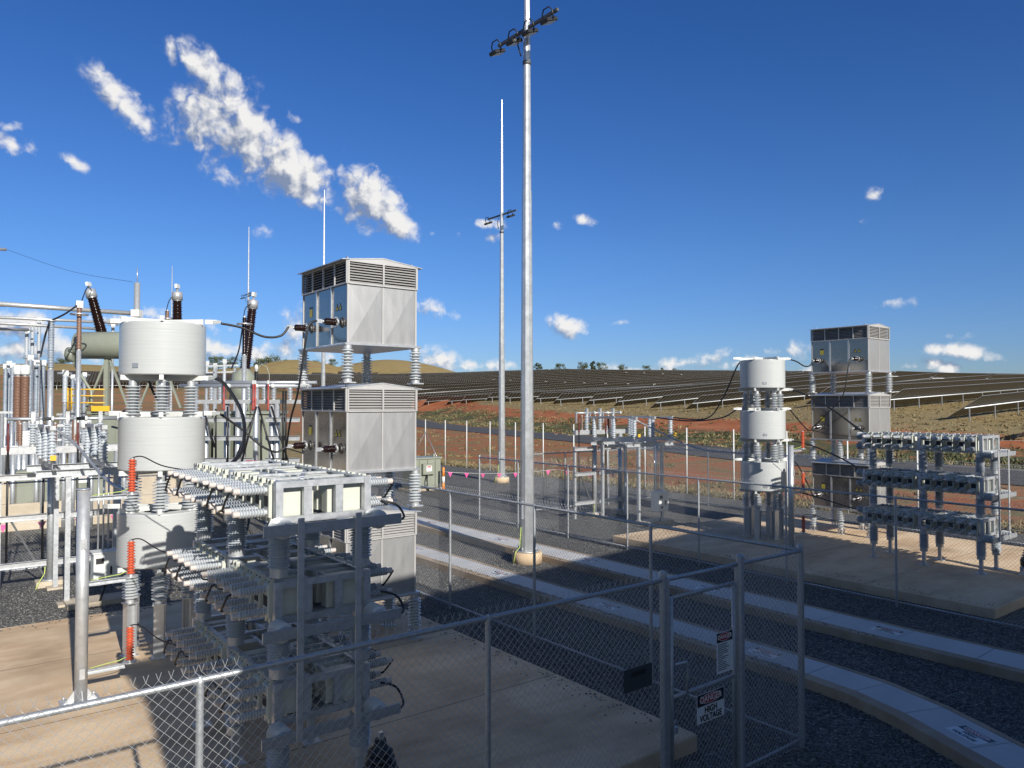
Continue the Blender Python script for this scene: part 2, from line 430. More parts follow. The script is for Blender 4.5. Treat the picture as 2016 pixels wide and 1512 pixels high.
def stones():
    rd = random.Random(11); mb = MB(); ms = [mat('stone_dark', (.06,.06,.06), .85), mat('stone_grey', (.17,.165,.155), .85), mat('stone_pale', (.28,.27,.25), .85)]
    V = {0:([],[]),1:([],[]),2:([],[])}
    def one(u, v, z0=.006):
        p = W(u, v); r_ = rd.uniform(.009,.020); k = rd.choice((0,0,0,0,1,1,1,1,1,2)); vs, fs = V[k]; o = len(vs); a = rd.uniform(0,3)
        for i in range(4):
            b = a+i*math.pi/2+rd.uniform(-.3,.3); vs.append((p.x+math.cos(b)*r_*rd.uniform(.8,1.3), p.y+math.sin(b)*r_*rd.uniform(.8,1.3), z0+r_*rd.uniform(.1,.5)))
        vs.append((p.x,p.y,z0+r_*rd.uniform(.8,1.2)))
        for i in range(4): fs.append((o+i,o+(i+1)%4,o+4))
    for _ in range(9000): one(rd.uniform(7.2,9.75), rd.uniform(3.4,16))
    for _ in range(6000): one(rd.uniform(10.6,12.35), rd.uniform(3.4,16))
    for _ in range(5000): one(rd.uniform(13.2,15.6), rd.uniform(4,16))
    for _ in range(7000): one(rd.uniform(-2.5,4.5), rd.uniform(15.5,19.5))
    for _ in range(2500): one(rd.uniform(8.2,9.6), rd.uniform(.5,4.5))
    for _ in range(260): one(6.98-abs(rd.gauss(0,.16)), rd.uniform(5.7,15.3), .2)
    for _ in range(260): one(rd.uniform(-1,6.9), 15.38-abs(rd.gauss(0,.16)), .2)
    for _ in range(240): one(15.72+abs(rd.gauss(0,.2)), rd.uniform(5.7,15.3), .2)
    for _ in range(500): one(9.9+rd.uniform(-.05,.1), rd.uniform(6.2,16), .145)
    for _ in range(300): one(12.42+rd.uniform(-.05,.1), rd.uniform(6.2,16), .145)
    for k in V: mb.add(V[k][0], V[k][1], ms[k])
    o = part('gravel_stones', mb, None); o['kind'] = 'stuff'; o['label'] = 'loose crushed stones of the gravel yard'
stones()
# ------------------------------------------------------------------ slabs and cable troughs
def slab(u0, u1, v0, v1):
    mb = MB(); cuts = [v0] + [v0+ (v1-v0)*k/4 for k in (1,2,3)] + [v1]
    mb.box((0,0,0), (u1-u0,v1-v0,.2), slabm, bev=.015)
    for a in cuts[1:-1]: mb.add([(.0,a-v0-.006,.2012),(u1-u0,a-v0-.006,.2012),(u1-u0,a-v0+.006,.2012),(0,a-v0+.006,.2012)], [(0,1,2,3)], hole)
    struct('concrete_slab', mb, W(u0, v0, 0), TH)
slab(-1.6, 7.06, 5.62, 15.45); slab(15.65, 23.0, 5.62, 15.45)

def offset_path(path, d):
    out = []
    for i, p in enumerate(path):
        a = path[max(i-1,0)]; b = path[min(i+1,len(path)-1)]
        t = (Vector(b)-Vector(a)).normalized(); out.append((p[0]+t.y*d, p[1]-t.x*d))
    return out
def trough(name, label, path, width, stickers):
    """path runs away from the camera along the trough's axis, in site (u, v)"""
    t = thing(name, label, 'cable trough', W(0,0,0), TH)
    t.name = name
    def strip(d0, d1, z0, z1, m, nm):
        a, b = offset_path(path, d0), offset_path(path, d1); mb = MB()
        n = len(path); vs = [p+(z,) for z in (z0,z1) for pr in zip(a,b) for p in pr]
        fs = []
        for i in range(n-1):
            q = 2*i; k = 2*n
            fs += [(k+q,k+q+1,k+q+3,k+q+2), (q,q+2,q+3,q+1), (q,k+q,k+q+2,q+2), (q+1,q+3,k+q+3,k+q+1)]
        fs += [(0,1,2*n+1,2*n), (2*n-2,4*n-2,4*n-1,2*n-1)]
        mb.add(vs, fs, m); return part(nm, mb, t)
    w = width/2
    strip(-w-.20, -w-.008, 0, .145, kerbm, 'trough_wall'); strip(w+.008, w+.09, 0, .145, kerbm, 'trough_wall')
    # lids, each about 1.2 m
    segs = []; 
    for i in range(len(path)-1):
        a, b = Vector(path[i]), Vector(path[i+1]); L = (b-a).length; k = max(1, round(L/1.25))
        segs += [(i, j/k, (j+1)/k) for j in range(k)]
    le, ri = offset_path(path, -w), offset_path(path, w)
    for i, f0, f1 in segs:
        def pt(side, f): return tuple(Vector(side[i]).lerp(Vector(side[i+1]), f))
        e = .007/((Vector(path[i+1])-Vector(path[i])).length)
        q = [pt(le,f0+e), pt(ri,f0+e), pt(ri,f1-e), pt(le,f1-e)]
        mb = MB().prism(q, .06, .14, lidm)
        c = sum((Vector(x) for x in q), Vector((0,0)))/4
        mb.v = [(x-c.x, y-c.y, z) for x,y,z in mb.v]
        part('trough_lid', mb, t, (c.x, c.y, 0))
    for (u, v, rot) in stickers:
        st = place('warning_sticker', STICK, t, (u, v, .1435), (0,0,rot))
        for nm, me, x, y in STICKTXT: place(nm, me, st, (x, y, .0018))
    return t
def oval(a, b, z, n=28): return [(a*math.cos(2*math.pi*k/n), b*math.sin(2*math.pi*k/n), z) for k in range(n)]
def sign_face(w, h, split):
    """white plate with a black header and a red oval in it; faces +z, centred"""
    mb = MB().box((-w/2,-h/2,-.0015), (w/2,h/2,0), signw)
    mb.add([(-w*.485,h/2-split,.0006),(w*.485,h/2-split,.0006),(w*.485,h*.485,.0006),(-w*.485,h*.485,.0006)], [(0,1,2,3)], signbk)
    cy = h/2-split/2
    for a, b, z, m in ((w*.40,split*.40,.0010,signw),(w*.385,split*.36,.0013,signrd)):
        mb.add([(x,y+cy,zz) for x,y,zz in oval(a,b,z)], [list(range(28))], m)
    return mb.mesh('sign_plate')
STICK = sign_face(.46, .30, .115)
STICKTXT = [('lettering', text_mesh('DANGER', .085, signw, .001), 0, .0925), ('lettering', text_mesh('HIGH', .075, signbk, .002), 0, -.01), ('lettering', text_mesh('VOLTAGE', .075, signbk, .002), 0, -.09)]
RS = R(90)+math.pi
trough('cable_trough', 'long concrete cable trough with grey lids just outside the gated fence', [(9.02,2.3),(9.55,3.5),(9.98,4.4),(10.22,5.2),(10.30,6.0),(10.30,12),(10.30,21),(10.30,40)], .60,
       [(9.66,3.75,RS-R(25)),(10.3,6.9,RS),(10.3,10.3,RS),(10.3,13.8,RS),(10.3,17.5,RS)])
trough('cable_trough', 'parallel concrete cable trough beyond the light mast, under the second pad fence', [(13.2,1.5),(13.02,3.6),(12.93,6.0),(12.91,14),(12.91,24),(12.91,42)], .74,
       [(12.95,6.3,RS),(12.91,10.0,RS),(12.91,13.6,RS),(12.91,17.2,RS),(12.91,21,RS)])

# ------------------------------------------------------------------ chain link fences
def mesh_panel(w, h, thick=.0047, cell=.0354):
    key = ('mesh', round(w,3), round(h,3), thick, cell)
    if key in CACHE: return CACHE[key]
    vs = []; fs = []; n = max(2, int(round(w/cell))); cw = w/n; k = int(round(h/cell)); ch = h/k; rr = thick/2
    ang = [(math.cos(a)*rr, math.sin(a)*rr) for a in (R(90), R(210), R(330))]
    for i in range(n):
        o = len(vs)
        for j in range(k+1):
            x = (i+(j+i) % 2)*cw; z = j*ch
            d = rr if (j+i) % 2 else -rr
            for a, b in ang: vs.append((x+a*.9, b+d*.6, z))
        for j in range(k):
            for q in range(3):
                p = o+j*3; fs.append((p+q, p+(q+1)%3, p+3+(q+1)%3, p+3+q))
    # twisted ends above the rail
    for i in range(0, n, 2):
        for s_ in (-1, 1):
            o = len(vs); x = (i+((k+i) % 2))*cw
            for (xx, z) in ((x, h-.002), (x+s_*cw*.18, h+.018), (x+s_*cw*.45, h+.045)):
                for a, b in ang: vs.append((xx+a*.9, b, z))
            for j in range(2):
                for q in range(3): fs.append((o+j*3+q, o+j*3+(q+1)%3, o+j*3+3+(q+1)%3, o+j*3+3+q))
    CACHE[key] = MB().add(vs, fs, wire, True).mesh('chain_link')
    return CACHE[key]
def post_mesh(h, r):
    key = ('post', h, r)
    if key not in CACHE: CACHE[key] = sharp(MB().lathe([(r,-.05),(r,h),(r*1.12,h),(r*1.12,h+.02),(r*.55,h+.045)], galvD, 14).mesh('post'))
    return CACHE[key]
def fence(label, p, q, posts, h, end=True, bottom=True, skip=(), group='chain link fences round the pads', barb=.06, pr=.024, rr=.021):
    """run from p to q in site (u, v); posts are distances along it"""
    d = Vector(q)-Vector(p); L = d.length; a = TH+math.atan2(d.y, d.x)
    t = thing('chain_link_fence', label, 'fence', W(p[0], p[1], 0), a, group)
    for s_ in posts: place('post', post_mesh(h-.02 if 0 < s_ < L else h+.03, pr if 0 < s_ < L else .03), t, (s_,0,0))
    cuts = [0]+[x for x in posts if 0 < x < L]+[L]
    for a0, b0 in zip(cuts, cuts[1:]):
        if any(x0 <= (a0+b0)/2 <= x1 for x0, x1 in skip): continue
        place('wire_mesh', mesh_panel(round((b0-a0),2), h+barb-.06), t, (a0,-.028,.06))
    mb = MB().tube([(0,0,h),(L,0,h)], rr, galvD, 12)
    for k in range(int(L/.35)):
        x = .2+k*.35; mb.lathe([(rr*1.08,0),(rr*1.08,.006)], wire, 12, Matrix.Translation((x,0,h)) @ Matrix.Rotation(R(90),4,'Y'))
    part('top_rail', mb, t)
    if bottom:
        for a0, b0 in zip(cuts, cuts[1:]):
            if any(x0 <= (a0+b0)/2 <= x1 for x0, x1 in skip): continue
            part('bottom_rail', MB().tube([(a0+.03,0,.11),(b0-.03,0,.11)], .016, galvD, 8), t)
    return t
FH = 2.28
fence('chain link fence along the near pad with the gate and danger signs in it', (-3.6,4.93), (8.1,4.93), [0,2.75,4.97,7.18,9.34,10.46,11.7], FH, skip=((9.4,10.4),))
fence('chain link fence along the first cable trough, meeting the gated fence at its corner post', (8.1,4.95), (8.1,21.1), [0.0]+[2.3+2.58*i for i in range(6)]+[16.15], FH)
fence('chain link fence between the second cable trough and the far pad', (15.1,4.6), (15.1,21.3), [.15+2.4*i for i in range(7)]+[16.7], 2.14)
fence('chain link fence across the far pad bay, ending at the open gate post', (17.05,21.3), (24.1,21.3), [0,2.0,4.3,7.05], 2.14)
fence('chain link fence on the far side of the far pad, before the outer fence', (24.1,21.3), (24.1,3.5), [2.7*i for i in range(7)]+[17.8], 2.14)
fence('chain link fence behind the near pad, in front of the cream bund wall', (-4,21.1), (5.4,21.1), [0,2.6,5.0,7.2,9.4], 2.14)
# gate in the first fence: hung between the double post and the tall post
gt = thing('gate', 'chain link gate with mid rail, hung between double post and tall post', 'gate', W(5.8,4.93,0), TH)
GW = 1.0
for x in (0, GW): part('stile', MB().tube([(x,0,.08),(x,0,2.1)], .021, galvD, 12), gt)
for z in (.12, 1.12, 2.09): part('rail', MB().tube([(.02,0,z),(GW-.02,0,z)], .019, galvD, 12), gt)
place('wire_mesh', mesh_panel(GW-.04, 1.96), gt, (.02,-.026,.12))
part('handle', MB().tube([(.02,-.03,1.45),(.16,-.05,1.45),(.19,-.05,1.38),(.19,-.04,1.14)], .012, galv, 8), gt)
lk = part('padlock', MB().box((-.025,-.012,-.07), (.025,.012,0), alum, bev=.004), gt, (.0,-.05,.86))
part('shackle', MB().tube([(-.016,0,0),(-.016,0,.05),(0,0,.07),(.016,0,.05),(.016,0,0)], .005, alum, 6), lk)
tag(place('gate_post', post_mesh(FH+.05, .034), None, W(5.68,4.93,0), (0,0,TH)), 'galvanised latch post of the gate, one of the close pair', 'post')
tag(place('gate_post', post_mesh(FH+.07, .04), None, W(6.88,4.9,0), (0,0,TH)), 'thick galvanised hinge post between the gate and the fence corner', 'post')
def sign(name, label, u, v, z, w, h, me, texts, tilt=0):
    t = thing(name, label, 'sign', W(u, v, z), TH)
    p = place('plate', me, t, (0,0,0), (R(90),0,0))
    for tm, x, y in texts: place('lettering', tm, p, (x, y, .0022))
    return t
sign('danger_sign', 'danger sign with red oval reading HIGH VOLTAGE under the mid rail of the gate', 6.335, 4.875, .935, .44, .29, sign_face(.44,.29,.122),
     [(text_mesh('DANGER', .092, signw, .001, .93), 0, .084), (text_mesh('HIGH', .088, signbk, .0028, .95), 0, -.026), (text_mesh('VOLTAGE', .088, signbk, .0028, .9), 0, -.102)])
dm = sign_face(.27,.42,.105)
t = sign('danger_sign', 'tall danger notice with many lines of small print beside the hinge post', 6.57, 4.875, 1.43, .27, .42, dm, [(text_mesh('DANGER', .058, signw, .0008), 0, .1575)])
mb = MB(); yy = .085
for k in range(15):
    wd = random.uniform(.13,.215); x0 = -.115
    if k in (6, 9): wd = .08
    mb.add([(x0,yy-.005,.001),(x0+wd,yy-.005,.001),(x0+wd,yy+.004,.001),(x0,yy+.004,.001)], [(0,1,2,3)], tint); yy -= .0185
pm = place('small_print', mb.mesh('small_print'), children(t)[0])
gp = MB().box((-.19,-.105,-.002), (.19,.105,0), signgy)
sp = sign('name_plate', 'dark grey name plate reading AMX02 on the wire of the gated fence', 5.26, 4.87, 1.45, .38, .21, gp.mesh('plate'), [(text_mesh('AMX02', .06, signbk, .002), .0, .045)])

# ------------------------------------------------------------------ one bay of equipment, built at the near pad and copied to the far one
OFF, OFS = 16.0, 16.5
def rotx(a): return (R(a),0,0)
# --- shared pieces
INS_COIL = insul(.60, .050, .118, 10, porcL, .062, .07)
INS_BOX  = insul(.56, .052, .105, 10, porcL, .07, .05)
INS_RACK = insul(.50, .070, .108, 13, porc, .085, .085)
INS_HOR  = insul(.24, .060, .092, 6, porcL, .06, .03)
def ribbed(L, rc, rs, n, m, cap):
    mb = MB(); prof = [(rc,0)]; st = L*.86/n
    for i in range(n): z = .02+i*st; prof += [(rc,z),(rs,z+st*.25),(rs,z+st*.5),(rc,z+st*.8)]
    prof += [(rc*.9, L*.9)]
    mb.lathe(prof, m, 14); mb.lathe([(.022,L*.88),(.03,L*.9),(.03,L+.03),(.02,L+.035)], cap, 12)
    return sharp(mb.mesh('bushing'), 50)
BUSH = ribbed(.28, .026, .042, 9, porcM, pinkg)
# --- reactor coils
def coil_winding():
    prof = []; n = 70; h = .80; ro = .62; rd_ = random.Random(5)
    for i in range(n+1):
        z = h*i/n; prof.append((ro - rd_.choice((0,0,.0006,.0013)) - (.02 if i in (0,n) else 0), z))
    mb = MB().lathe(prof, coilw, 64, caps=False)
    for z, s_ in ((0,-1),(h,1)):
        for r0, r1 in ((.36,.46),(.48,.55),(.565,.598)):
            vs = [(r*math.cos(2*math.pi*k/48), r*math.sin(2*math.pi*k/48), z+s_*.001) for r in (r0,r1) for k in range(48)]
            mb.add(vs, [(k,(k+1)%48,48+(k+1)%48,48+k)[::s_] for k in range(48)], white)
        for r in (.36,.46,.48,.55,.565):
            mb.lathe([(r,0),(r,h)], coilw, 40, caps=False) if s_ > 0 else None
    return mb.mesh('winding')
WIND = coil_winding()
def spider(tabs):
    mb = MB()
    for k in range(6):
        a = k*math.pi/3+.26; M = Matrix.Rotation(a, 4, 'Z')
        mb.box((.02,-.012,0), (.66,.012,.075), white, M)
        mb.box((.40,-.05,-.012), (.52,.05,0), alum, M)
        mb.box((.625,-.03,-.16 if tabs else 0), (.634,.03,.075), white, M) if k % 2 == 0 else None
    mb.lathe([(.06,0),(.06,.075)], white, 16)
    return mb.mesh('spider')
SPID = spider(False)
FLAG = MB().box((.62,-.035,.02), (.80,-.02,.09), white).box((.74,-.045,.03),(.86,-.02,.08), alum).mesh('terminal')
CU, CV = 2.92, 12.68
def coil(z0, zi, label, low):
    """z0 underside of winding, zi where its legs stand"""
    t = thing('reactor_coil', label, 'reactor', W(CU, CV, zi), TH, 'white air core reactor coils')
    h = z0-zi
    place('winding', WIND, t, (0,0,h)); place('arm_spider', SPID, t, (0,0,h+.802)); place('arm_spider', SPID, t, (0,0,h-.077))
    place('terminal', FLAG, t, (0,0,h+.80), (0,0,R(-28))); place('terminal', FLAG, t, (0,0,h-.09), (0,0,R(-40))); place('terminal', FLAG, t, (0,0,h+.80), (0,0,R(150)))
    part('rating_plate', MB().box((-.05,-.004,0),(.05,0,.07), alum), t, (.627*math.cos(R(-140)),.627*math.sin(R(-140)),h+.1), (0,0,R(-50)))
    for k in range(6):
        a = k*math.pi/3+.26; x, y = .47*math.cos(a), .47*math.sin(a)
        if low:
            mb = MB()
            for sx in (-1,1): mb.box((sx*.06-.012,-.07,.02), (sx*.06+.012,.07,h-.56), alum)
            mb.box((-.048,-.012,.02), (.048,.012,h-.56), alum); mb.box((-.1,-.1,0),(.1,.1,.02), alum); mb.box((-.09,-.09,h-.56),(.09,.09,h-.54), alum)
            part('pedestal', mb, t, (x,y,0), (0,0,a)); place('insulator', insul(.46,.05,.112,8,porcL,.06,.055), t, (x,y,h-.54))
        else: place('insulator', INS_COIL, t, (x,y,h-.08-.60))
    return t
COILS = [coil(1.55, .2, 'lowest white reactor coil on steel pedestals beside the near steel enclosures', True),
         coil(2.99, 2.43, 'middle white reactor coil of the near stack, on grey insulators', False),
         coil(4.43, 3.87, 'topmost white reactor coil of the near stack, against the sky', False)]
for c_ in COILS[1:]:
    pass
# --- stainless steel enclosures
BW, BL = 1.2, 1.72
def enclosure(zb, label, feet6, zfeet):
    t = thing('steel_enclosure', label, 'enclosure', W(5.1, 10.70, zfeet), TH, 'stainless steel louvred enclosures')
    g = zb-zfeet
    part('base_plate', MB().box((-.07,-.07,g-.035), (BW+.07,BL+.07,g), alum, bev=.006), t)
    zt = g+.93
    # long faces: three plain sheets; short faces: two cross-creased sheets
    for x, nx in ((0,-1),(BW,1)):
        for k in range(3):
            y0, y1 = BL*k/3, BL*(k+1)/3
            a = x-.002 if nx < 0 else x-.012
            part('side_panel', MB().box((a,y0+.004,g), (a+.014,y1-.004,zt), steelM), t)
        for k in (1,2):
            y = BL*k/3; part('cover_strip', MB().box((x-.022 if nx < 0 else x+.004,y-.022,g+.01), (x-.004 if nx < 0 else x+.022,y+.022,zt-.01), alum), t)
    for y, ny in ((0,-1),(BL,1)):
        for k in range(2):
            x0, x1 = BW*k/2+.016, BW*(k+1)/2-.016; z0, z1 = g, zt; cx, cz = (x0+x1)/2, (z0+z1)/2
            e = .004*ny; c_ = .016*ny
            vs = [(x0,y+e,z0),(x1,y+e,z0),(x1,y+e,z1),(x0,y+e,z1),(cx,y+c_,cz),(cx,y+c_*.25,z0+.02),(cx,y+c_*.25,z1-.02)]
            fs = [(0,5,4),(5,1,4),(1,2,4),(2,6,4),(6,3,4),(3,0,4),(0,1,5),(2,3,6)]
            if ny > 0: fs = [f[::-1] for f in fs]
            mb = MB().add(vs, fs, steelB); part('crossed_panel', mb, t)
        part('cover_strip', MB().box((BW/2-.013,y-.010 if ny<0 else y,g), (BW/2+.013,y if ny<0 else y+.010,zt), louvm), t)
        for x in (0, BW): part('corner_strip', MB().box((x-.015,y-.012,g), (x+.015,y+.012,zt), louvm), t)
    # louvre band on all four sides
    zl0, zl1 = zt+.01, g+1.27
    part('louver_shade_core', MB().box((.05,.05,zt-.05), (BW-.05,BL-.05,zl1), hole), t)  # near-black block paints the shade of the hollow inside behind the slats
    def louver(L, bays):
        mb = MB(); n = 8; st = (zl1-zl0)/n
        for i in range(n):
            z = zl0+st*(i+.5); mb.add([(0,-.022,z-st*.42),(L,-.022,z-st*.42),(L,.02,z+st*.30),(0,.02,z+st*.30),(0,-.016,z-st*.46),(L,-.016,z-st*.46)], [(0,1,2,3),(4,5,1,0)], louvm)
        for k in range(bays+1):
            x = L*k/bays; mb.box((x-.014,-.034,zl0-.02), (x+.014,-.01,zl1+.01), louvm)
        for z in (zl0-.012, zl1+.004): mb.box((0.015,-.032,z-.012), (L-.015,-.012,z+.012), louvm)
        return mb.mesh('louver')
    ls, ll = louver(BW, 2), louver(BL, 4)
    place('louver', ls, t, (0,0,0)); place('louver', ls, t, (BW,BL,0), (0,0,math.pi))
    place('louver', ll, t, (0,BL,0), (0,0,-math.pi/2)); place('louver', ll, t, (BW,0,0), (0,0,math.pi/2))
    # roof: shallow ridge along the length, eaves over the long sides
    mb = MB(); zr = zl1+.02
    o = .11
    pts = [(-o,zr+.0),(BW/2,zr+.085),(BW+o,zr+.0),(BW+o,zr-.012),(BW/2,zr+.07),(-o,zr-.012)]
    vs = [(x,y,z) for y in (-.03,BL+.03) for x,z in pts]; k = 6
    mb.add(vs, [(0,1,7,6),(1,2,8,7),(2,3,9,8),(3,4,10,9),(4,5,11,10),(5,0,6,11),(5,4,1,0),(4,3,2,1),(6,7,10,11),(7,8,9,10)], galvB)
    for y in (-.022, BL+.008): mb.add([(0.02,y,zr-.02),(BW-.02,y,zr-.02),(BW-.02,y,zr),(BW/2,y,zr+.07),(.02,y,zr)], [(0,1,2,3,4)], louvm)
    for x in (0, BW): mb.box((x-.04,.02,zr-.02), (x+.04,BL-.02,zr-.014), louvm)
    part('roof', mb, t)
    for x, y in ((.03,.1),(BW-.03,.1),(.03,BL-.1),(BW-.03,BL-.1)):
        part('lifting_eye', MB().tube([(.0,.028*math.cos(a),.035+.028*math.sin(a)) for a in [i*math.pi/6 for i in range(13)]], .006, galvB, 6), t, (x,y,zr+.005))
    # bushings on the long face
    for y, hook in ((.30,1),(1.50,0)):
        b = place('bushing', BBUSH, t, (-.02,y,g+.34), (0,R(-90),0))
        place('flange', BFLANGE, b); place('terminal', BTERM, b)
    # warning triangles and the yellow notice
    mb = MB()
    for y in (.24,.36):
        mb.add([(0,y-.055,0),(0,y+.055,0),(0,y,.12)], [(0,2,1)], signbk); mb.add([(-.002,y-.040,.010),(-.002,y+.040,.010),(-.002,y,.098)], [(0,2,1)], signye)
        mb.add([(-.004,y-.006,.03),(-.004,y+.006,.02),(-.004,y+.008,.06),(-.004,y-.004,.075)], [(0,3,2,1)], signbk)
    part('warning_triangles', mb, t, (-.006,.02,g+.53))
    mb = MB().add([(0,-.06,0),(0,.06,0),(0,.06,.13),(0,-.06,.13)], [(0,3,2,1)], signye).add([(0,-.06,.135),(0,.06,.135),(0,.06,.17),(0,-.06,.17)], [(0,3,2,1)], signbk)
    part('notice', mb, t, (-.006,1.40,g+.52))
    spots = [(.0,.0),(BW,0),(0,BL),(BW,BL)]
    if feet6: spots += [(0,BL/2),(BW,BL/2)]
    for x, y in spots:
        h = .56 if g < .7 else .58
        f = MB(); fz = g-.035-h
        f.box((-.10,-.10,0), (.10,.10,.02), galvB)
        if fz > .03:
            for sx, sy in ((-1,-1),(1,-1),(1,1),(-1,1)): f.box((sx*.055-.014,sy*.055-.014,.02), (sx*.055+.014,sy*.055+.014,fz-.02), galvB)
            f.box((-.085,-.085,fz-.02), (.085,.085,fz), galvB)
        part('foot', f, t, (x,y,0)); place('insulator', INS_BOX if h == .56 else insul(.58,.052,.11,10,porcL,.07,.05), t, (x,y,fz if fz > .03 else .02), scale=None if fz > .03 else (1,1,(g-.055)/h))
    return t
def bbush():
    mb = MB(); prof = [(.052,.05)]
    for i in range(13): z = .055+i*.0125; prof += [(.046,z),(.055,z+.004),(.055,z+.007),(.046,z+.011)]
    prof.append((.03,.235)); mb.lathe(prof, brown, 18)
    f = MB().lathe([(.05,.0),(.05,.03)], galvB, 20); f.lathe([(.085,.03),(.085,.045)], galvB, 24)
    for k in range(6): f.lathe([(.010,.045),(.010,.06)], alum, 8, Matrix.Translation((.07*math.cos(k*math.pi/3), .07*math.sin(k*math.pi/3), 0)))
    te = MB().lathe([(.018,.23),(.018,.27)], alum, 12).box((-.03,-.008,.265), (.03,.008,.36), alum)
    return mb.mesh('bushing'), f.mesh('flange'), te.mesh('terminal')
BBUSH, BFLANGE, BTERM = bbush()
BOXES = [enclosure(.95, 'lowest steel enclosure of the near tower, half in shade on the pad', True, .2),
         enclosure(2.95, 'middle steel enclosure of the near tower with cross-creased panels', True, 2.33),
         enclosure(4.93, 'topmost steel enclosure of the near tower, its roof against the sky', False, 4.31)]
# --- capacitor racks
RL = 2.66
def can_mesh():
    mb = MB().box((0,-.068,-.155), (.44,.068,.155), cream, bev=.006)
    for z in (-.155,.155):
        for y in (-.045,.045): mb.box((.02,y-.022,z-.004 if z>0 else z-.05), (.06,y+.022,z+.05 if z>0 else z+.004), cream)
    for y in (-.045,.045): mb.lathe([(.011,0),(.011,.003)], hole, 10, Matrix.Translation((.0195,y,.182)) @ Matrix.Rotation(R(-90),4,'Y'))
    mb.box((-.003,-.05,-.05), (.0,.05,.05), hole)
    return mb.mesh('capacitor_can')
CAN = can_mesh()
def frame_mesh():
    mb = MB(); x0, x1 = -.45, .45; t = .06
    for x in (x0, x1):
        for z in (.03,.36): mb.channel((x,0,z), (x,RL,z), .05, t, galv, flip=1 if x < 0 else -1)
    for y in (0, RL/2, RL):
        for x in (x0, x1): mb.box((x-.035,y-.035,0), (x+.035,y+.035,.392), galv)
    for y in (0, RL):
        for z in (.03,.36): mb.box((x0+.036,y-.03,z-.03), (x1-.036,y+.03,z+.03), galv)
        for x in (-.17,.15): mb.box((x-.04,y-.025,.062), (x+.04,y+.025,.328), galv)
    for k in range(1,6):
        y = RL*k/6
        if k != 3: mb.box((x0+.03,y-.025,.36), (x1-.03,y+.025,.385), galv)
    for x in (-.1,.1): mb.box((x-.02,.04,.33), (x+.02,RL-.04,.358), galv)
    mb.beam((-.1,.3,.372), (.3,1.2,.372), .04, .012, galv); mb.box((-.3,.06,.0),(.3,RL-.06,.012), galv)
    return mb.mesh('frame')
FRAME = frame_mesh()
def can_ys():
    return [.15+.245*i for i in range(5)]+[1.53+.245*i for i in range(5)]
JUMP = MB().tube([(0,0,.105),(-.03,.02,.09),(-.035,.12,0),(-.03,.22,-.09),(0,.245,-.105)], .011, black, 6).mesh('jumper_lead')
JUMP2 = MB().tube([(0,0,0),(-.02,.08,-.012),(-.02,.16,-.012),(0,.245,0)], .009, black, 6).mesh('jumper_lead')
def rack(z, zl, label):
    t = thing('capacitor_rack', label, 'capacitor bank', W(3.05, 6.90, zl), TH, 'steel racks of capacitor cans')
    g = z-zl
    place('frame', FRAME, t, (0,0,g))
    for sd in (-1, 1):
        for i, y in enumerate(can_ys()):
            c = place('capacitor_can', CAN, t, (sd*.51,y,g+.20), (0,0,0 if sd < 0 else math.pi))
            for zz in (.105,-.105): place('bushing', BUSH, c, (0,0,zz), (0,R(-90),0))
            if i not in (4,9):
                if i % 2 == 0: place('jumper_lead', JUMP, t, (sd*.82,y,g+.20), scale=(-sd if sd > 0 else 1,1,1))
                else: place('jumper_lead', JUMP2, t, (sd*.82,y,g+.305), scale=(-1 if sd > 0 else 1,1,1))
    for x in (-.42,.42):
        for y in (.05, RL/2-.06, RL-.2): 
            if g > .55: part('foot', MB().box((-.1,-.1,0),(.1,.1,.015), galvB).box((-.035,-.035,.015),(.035,.035,g-.5), galvB), t, (x,y,0))
            place('insulator', INS_RACK, t, (x,y,g-.5))
    # standoff insulators carrying the end bars
    for x in (-.48,.48): place('insulator', INS_HOR, t, (x,-.03,g-.02), (R(90),0,0))
    for zz in (.04,.30):
        b = place('insulator', INS_HOR, t, (-.3,RL+.03,g+zz), (R(-90),0,0))
    return t
RACKS = [rack(1.02, .2, 'lowest capacitor rack of the near stack, in deep shade behind the fence'),
         rack(1.95, 1.42, 'middle capacitor rack of the near stack, half in the shadow of the building'),
         rack(2.88, 2.35, 'topmost capacitor rack of the near stack, its cream cans in sun')]
def bar_frame(label):
    t = thing('busbar_assembly', label, 'busbar', W(3.06, 6.62, .2), TH)
    for z in (1.02,1.95,2.88): part('cross_bar', MB().box((-.70,-.012,z-.27), (.68,.012,z-.17), galvD, bev=.003), t)
    for x in (-.36,.21): part('upright', MB().box((x-.03,-.03,.75), (x+.03,-.0125,2.76), galvB, bev=.002), t)
    return t
BARS = bar_frame('upright steel bars and cross bars on the end of the near capacitor racks')
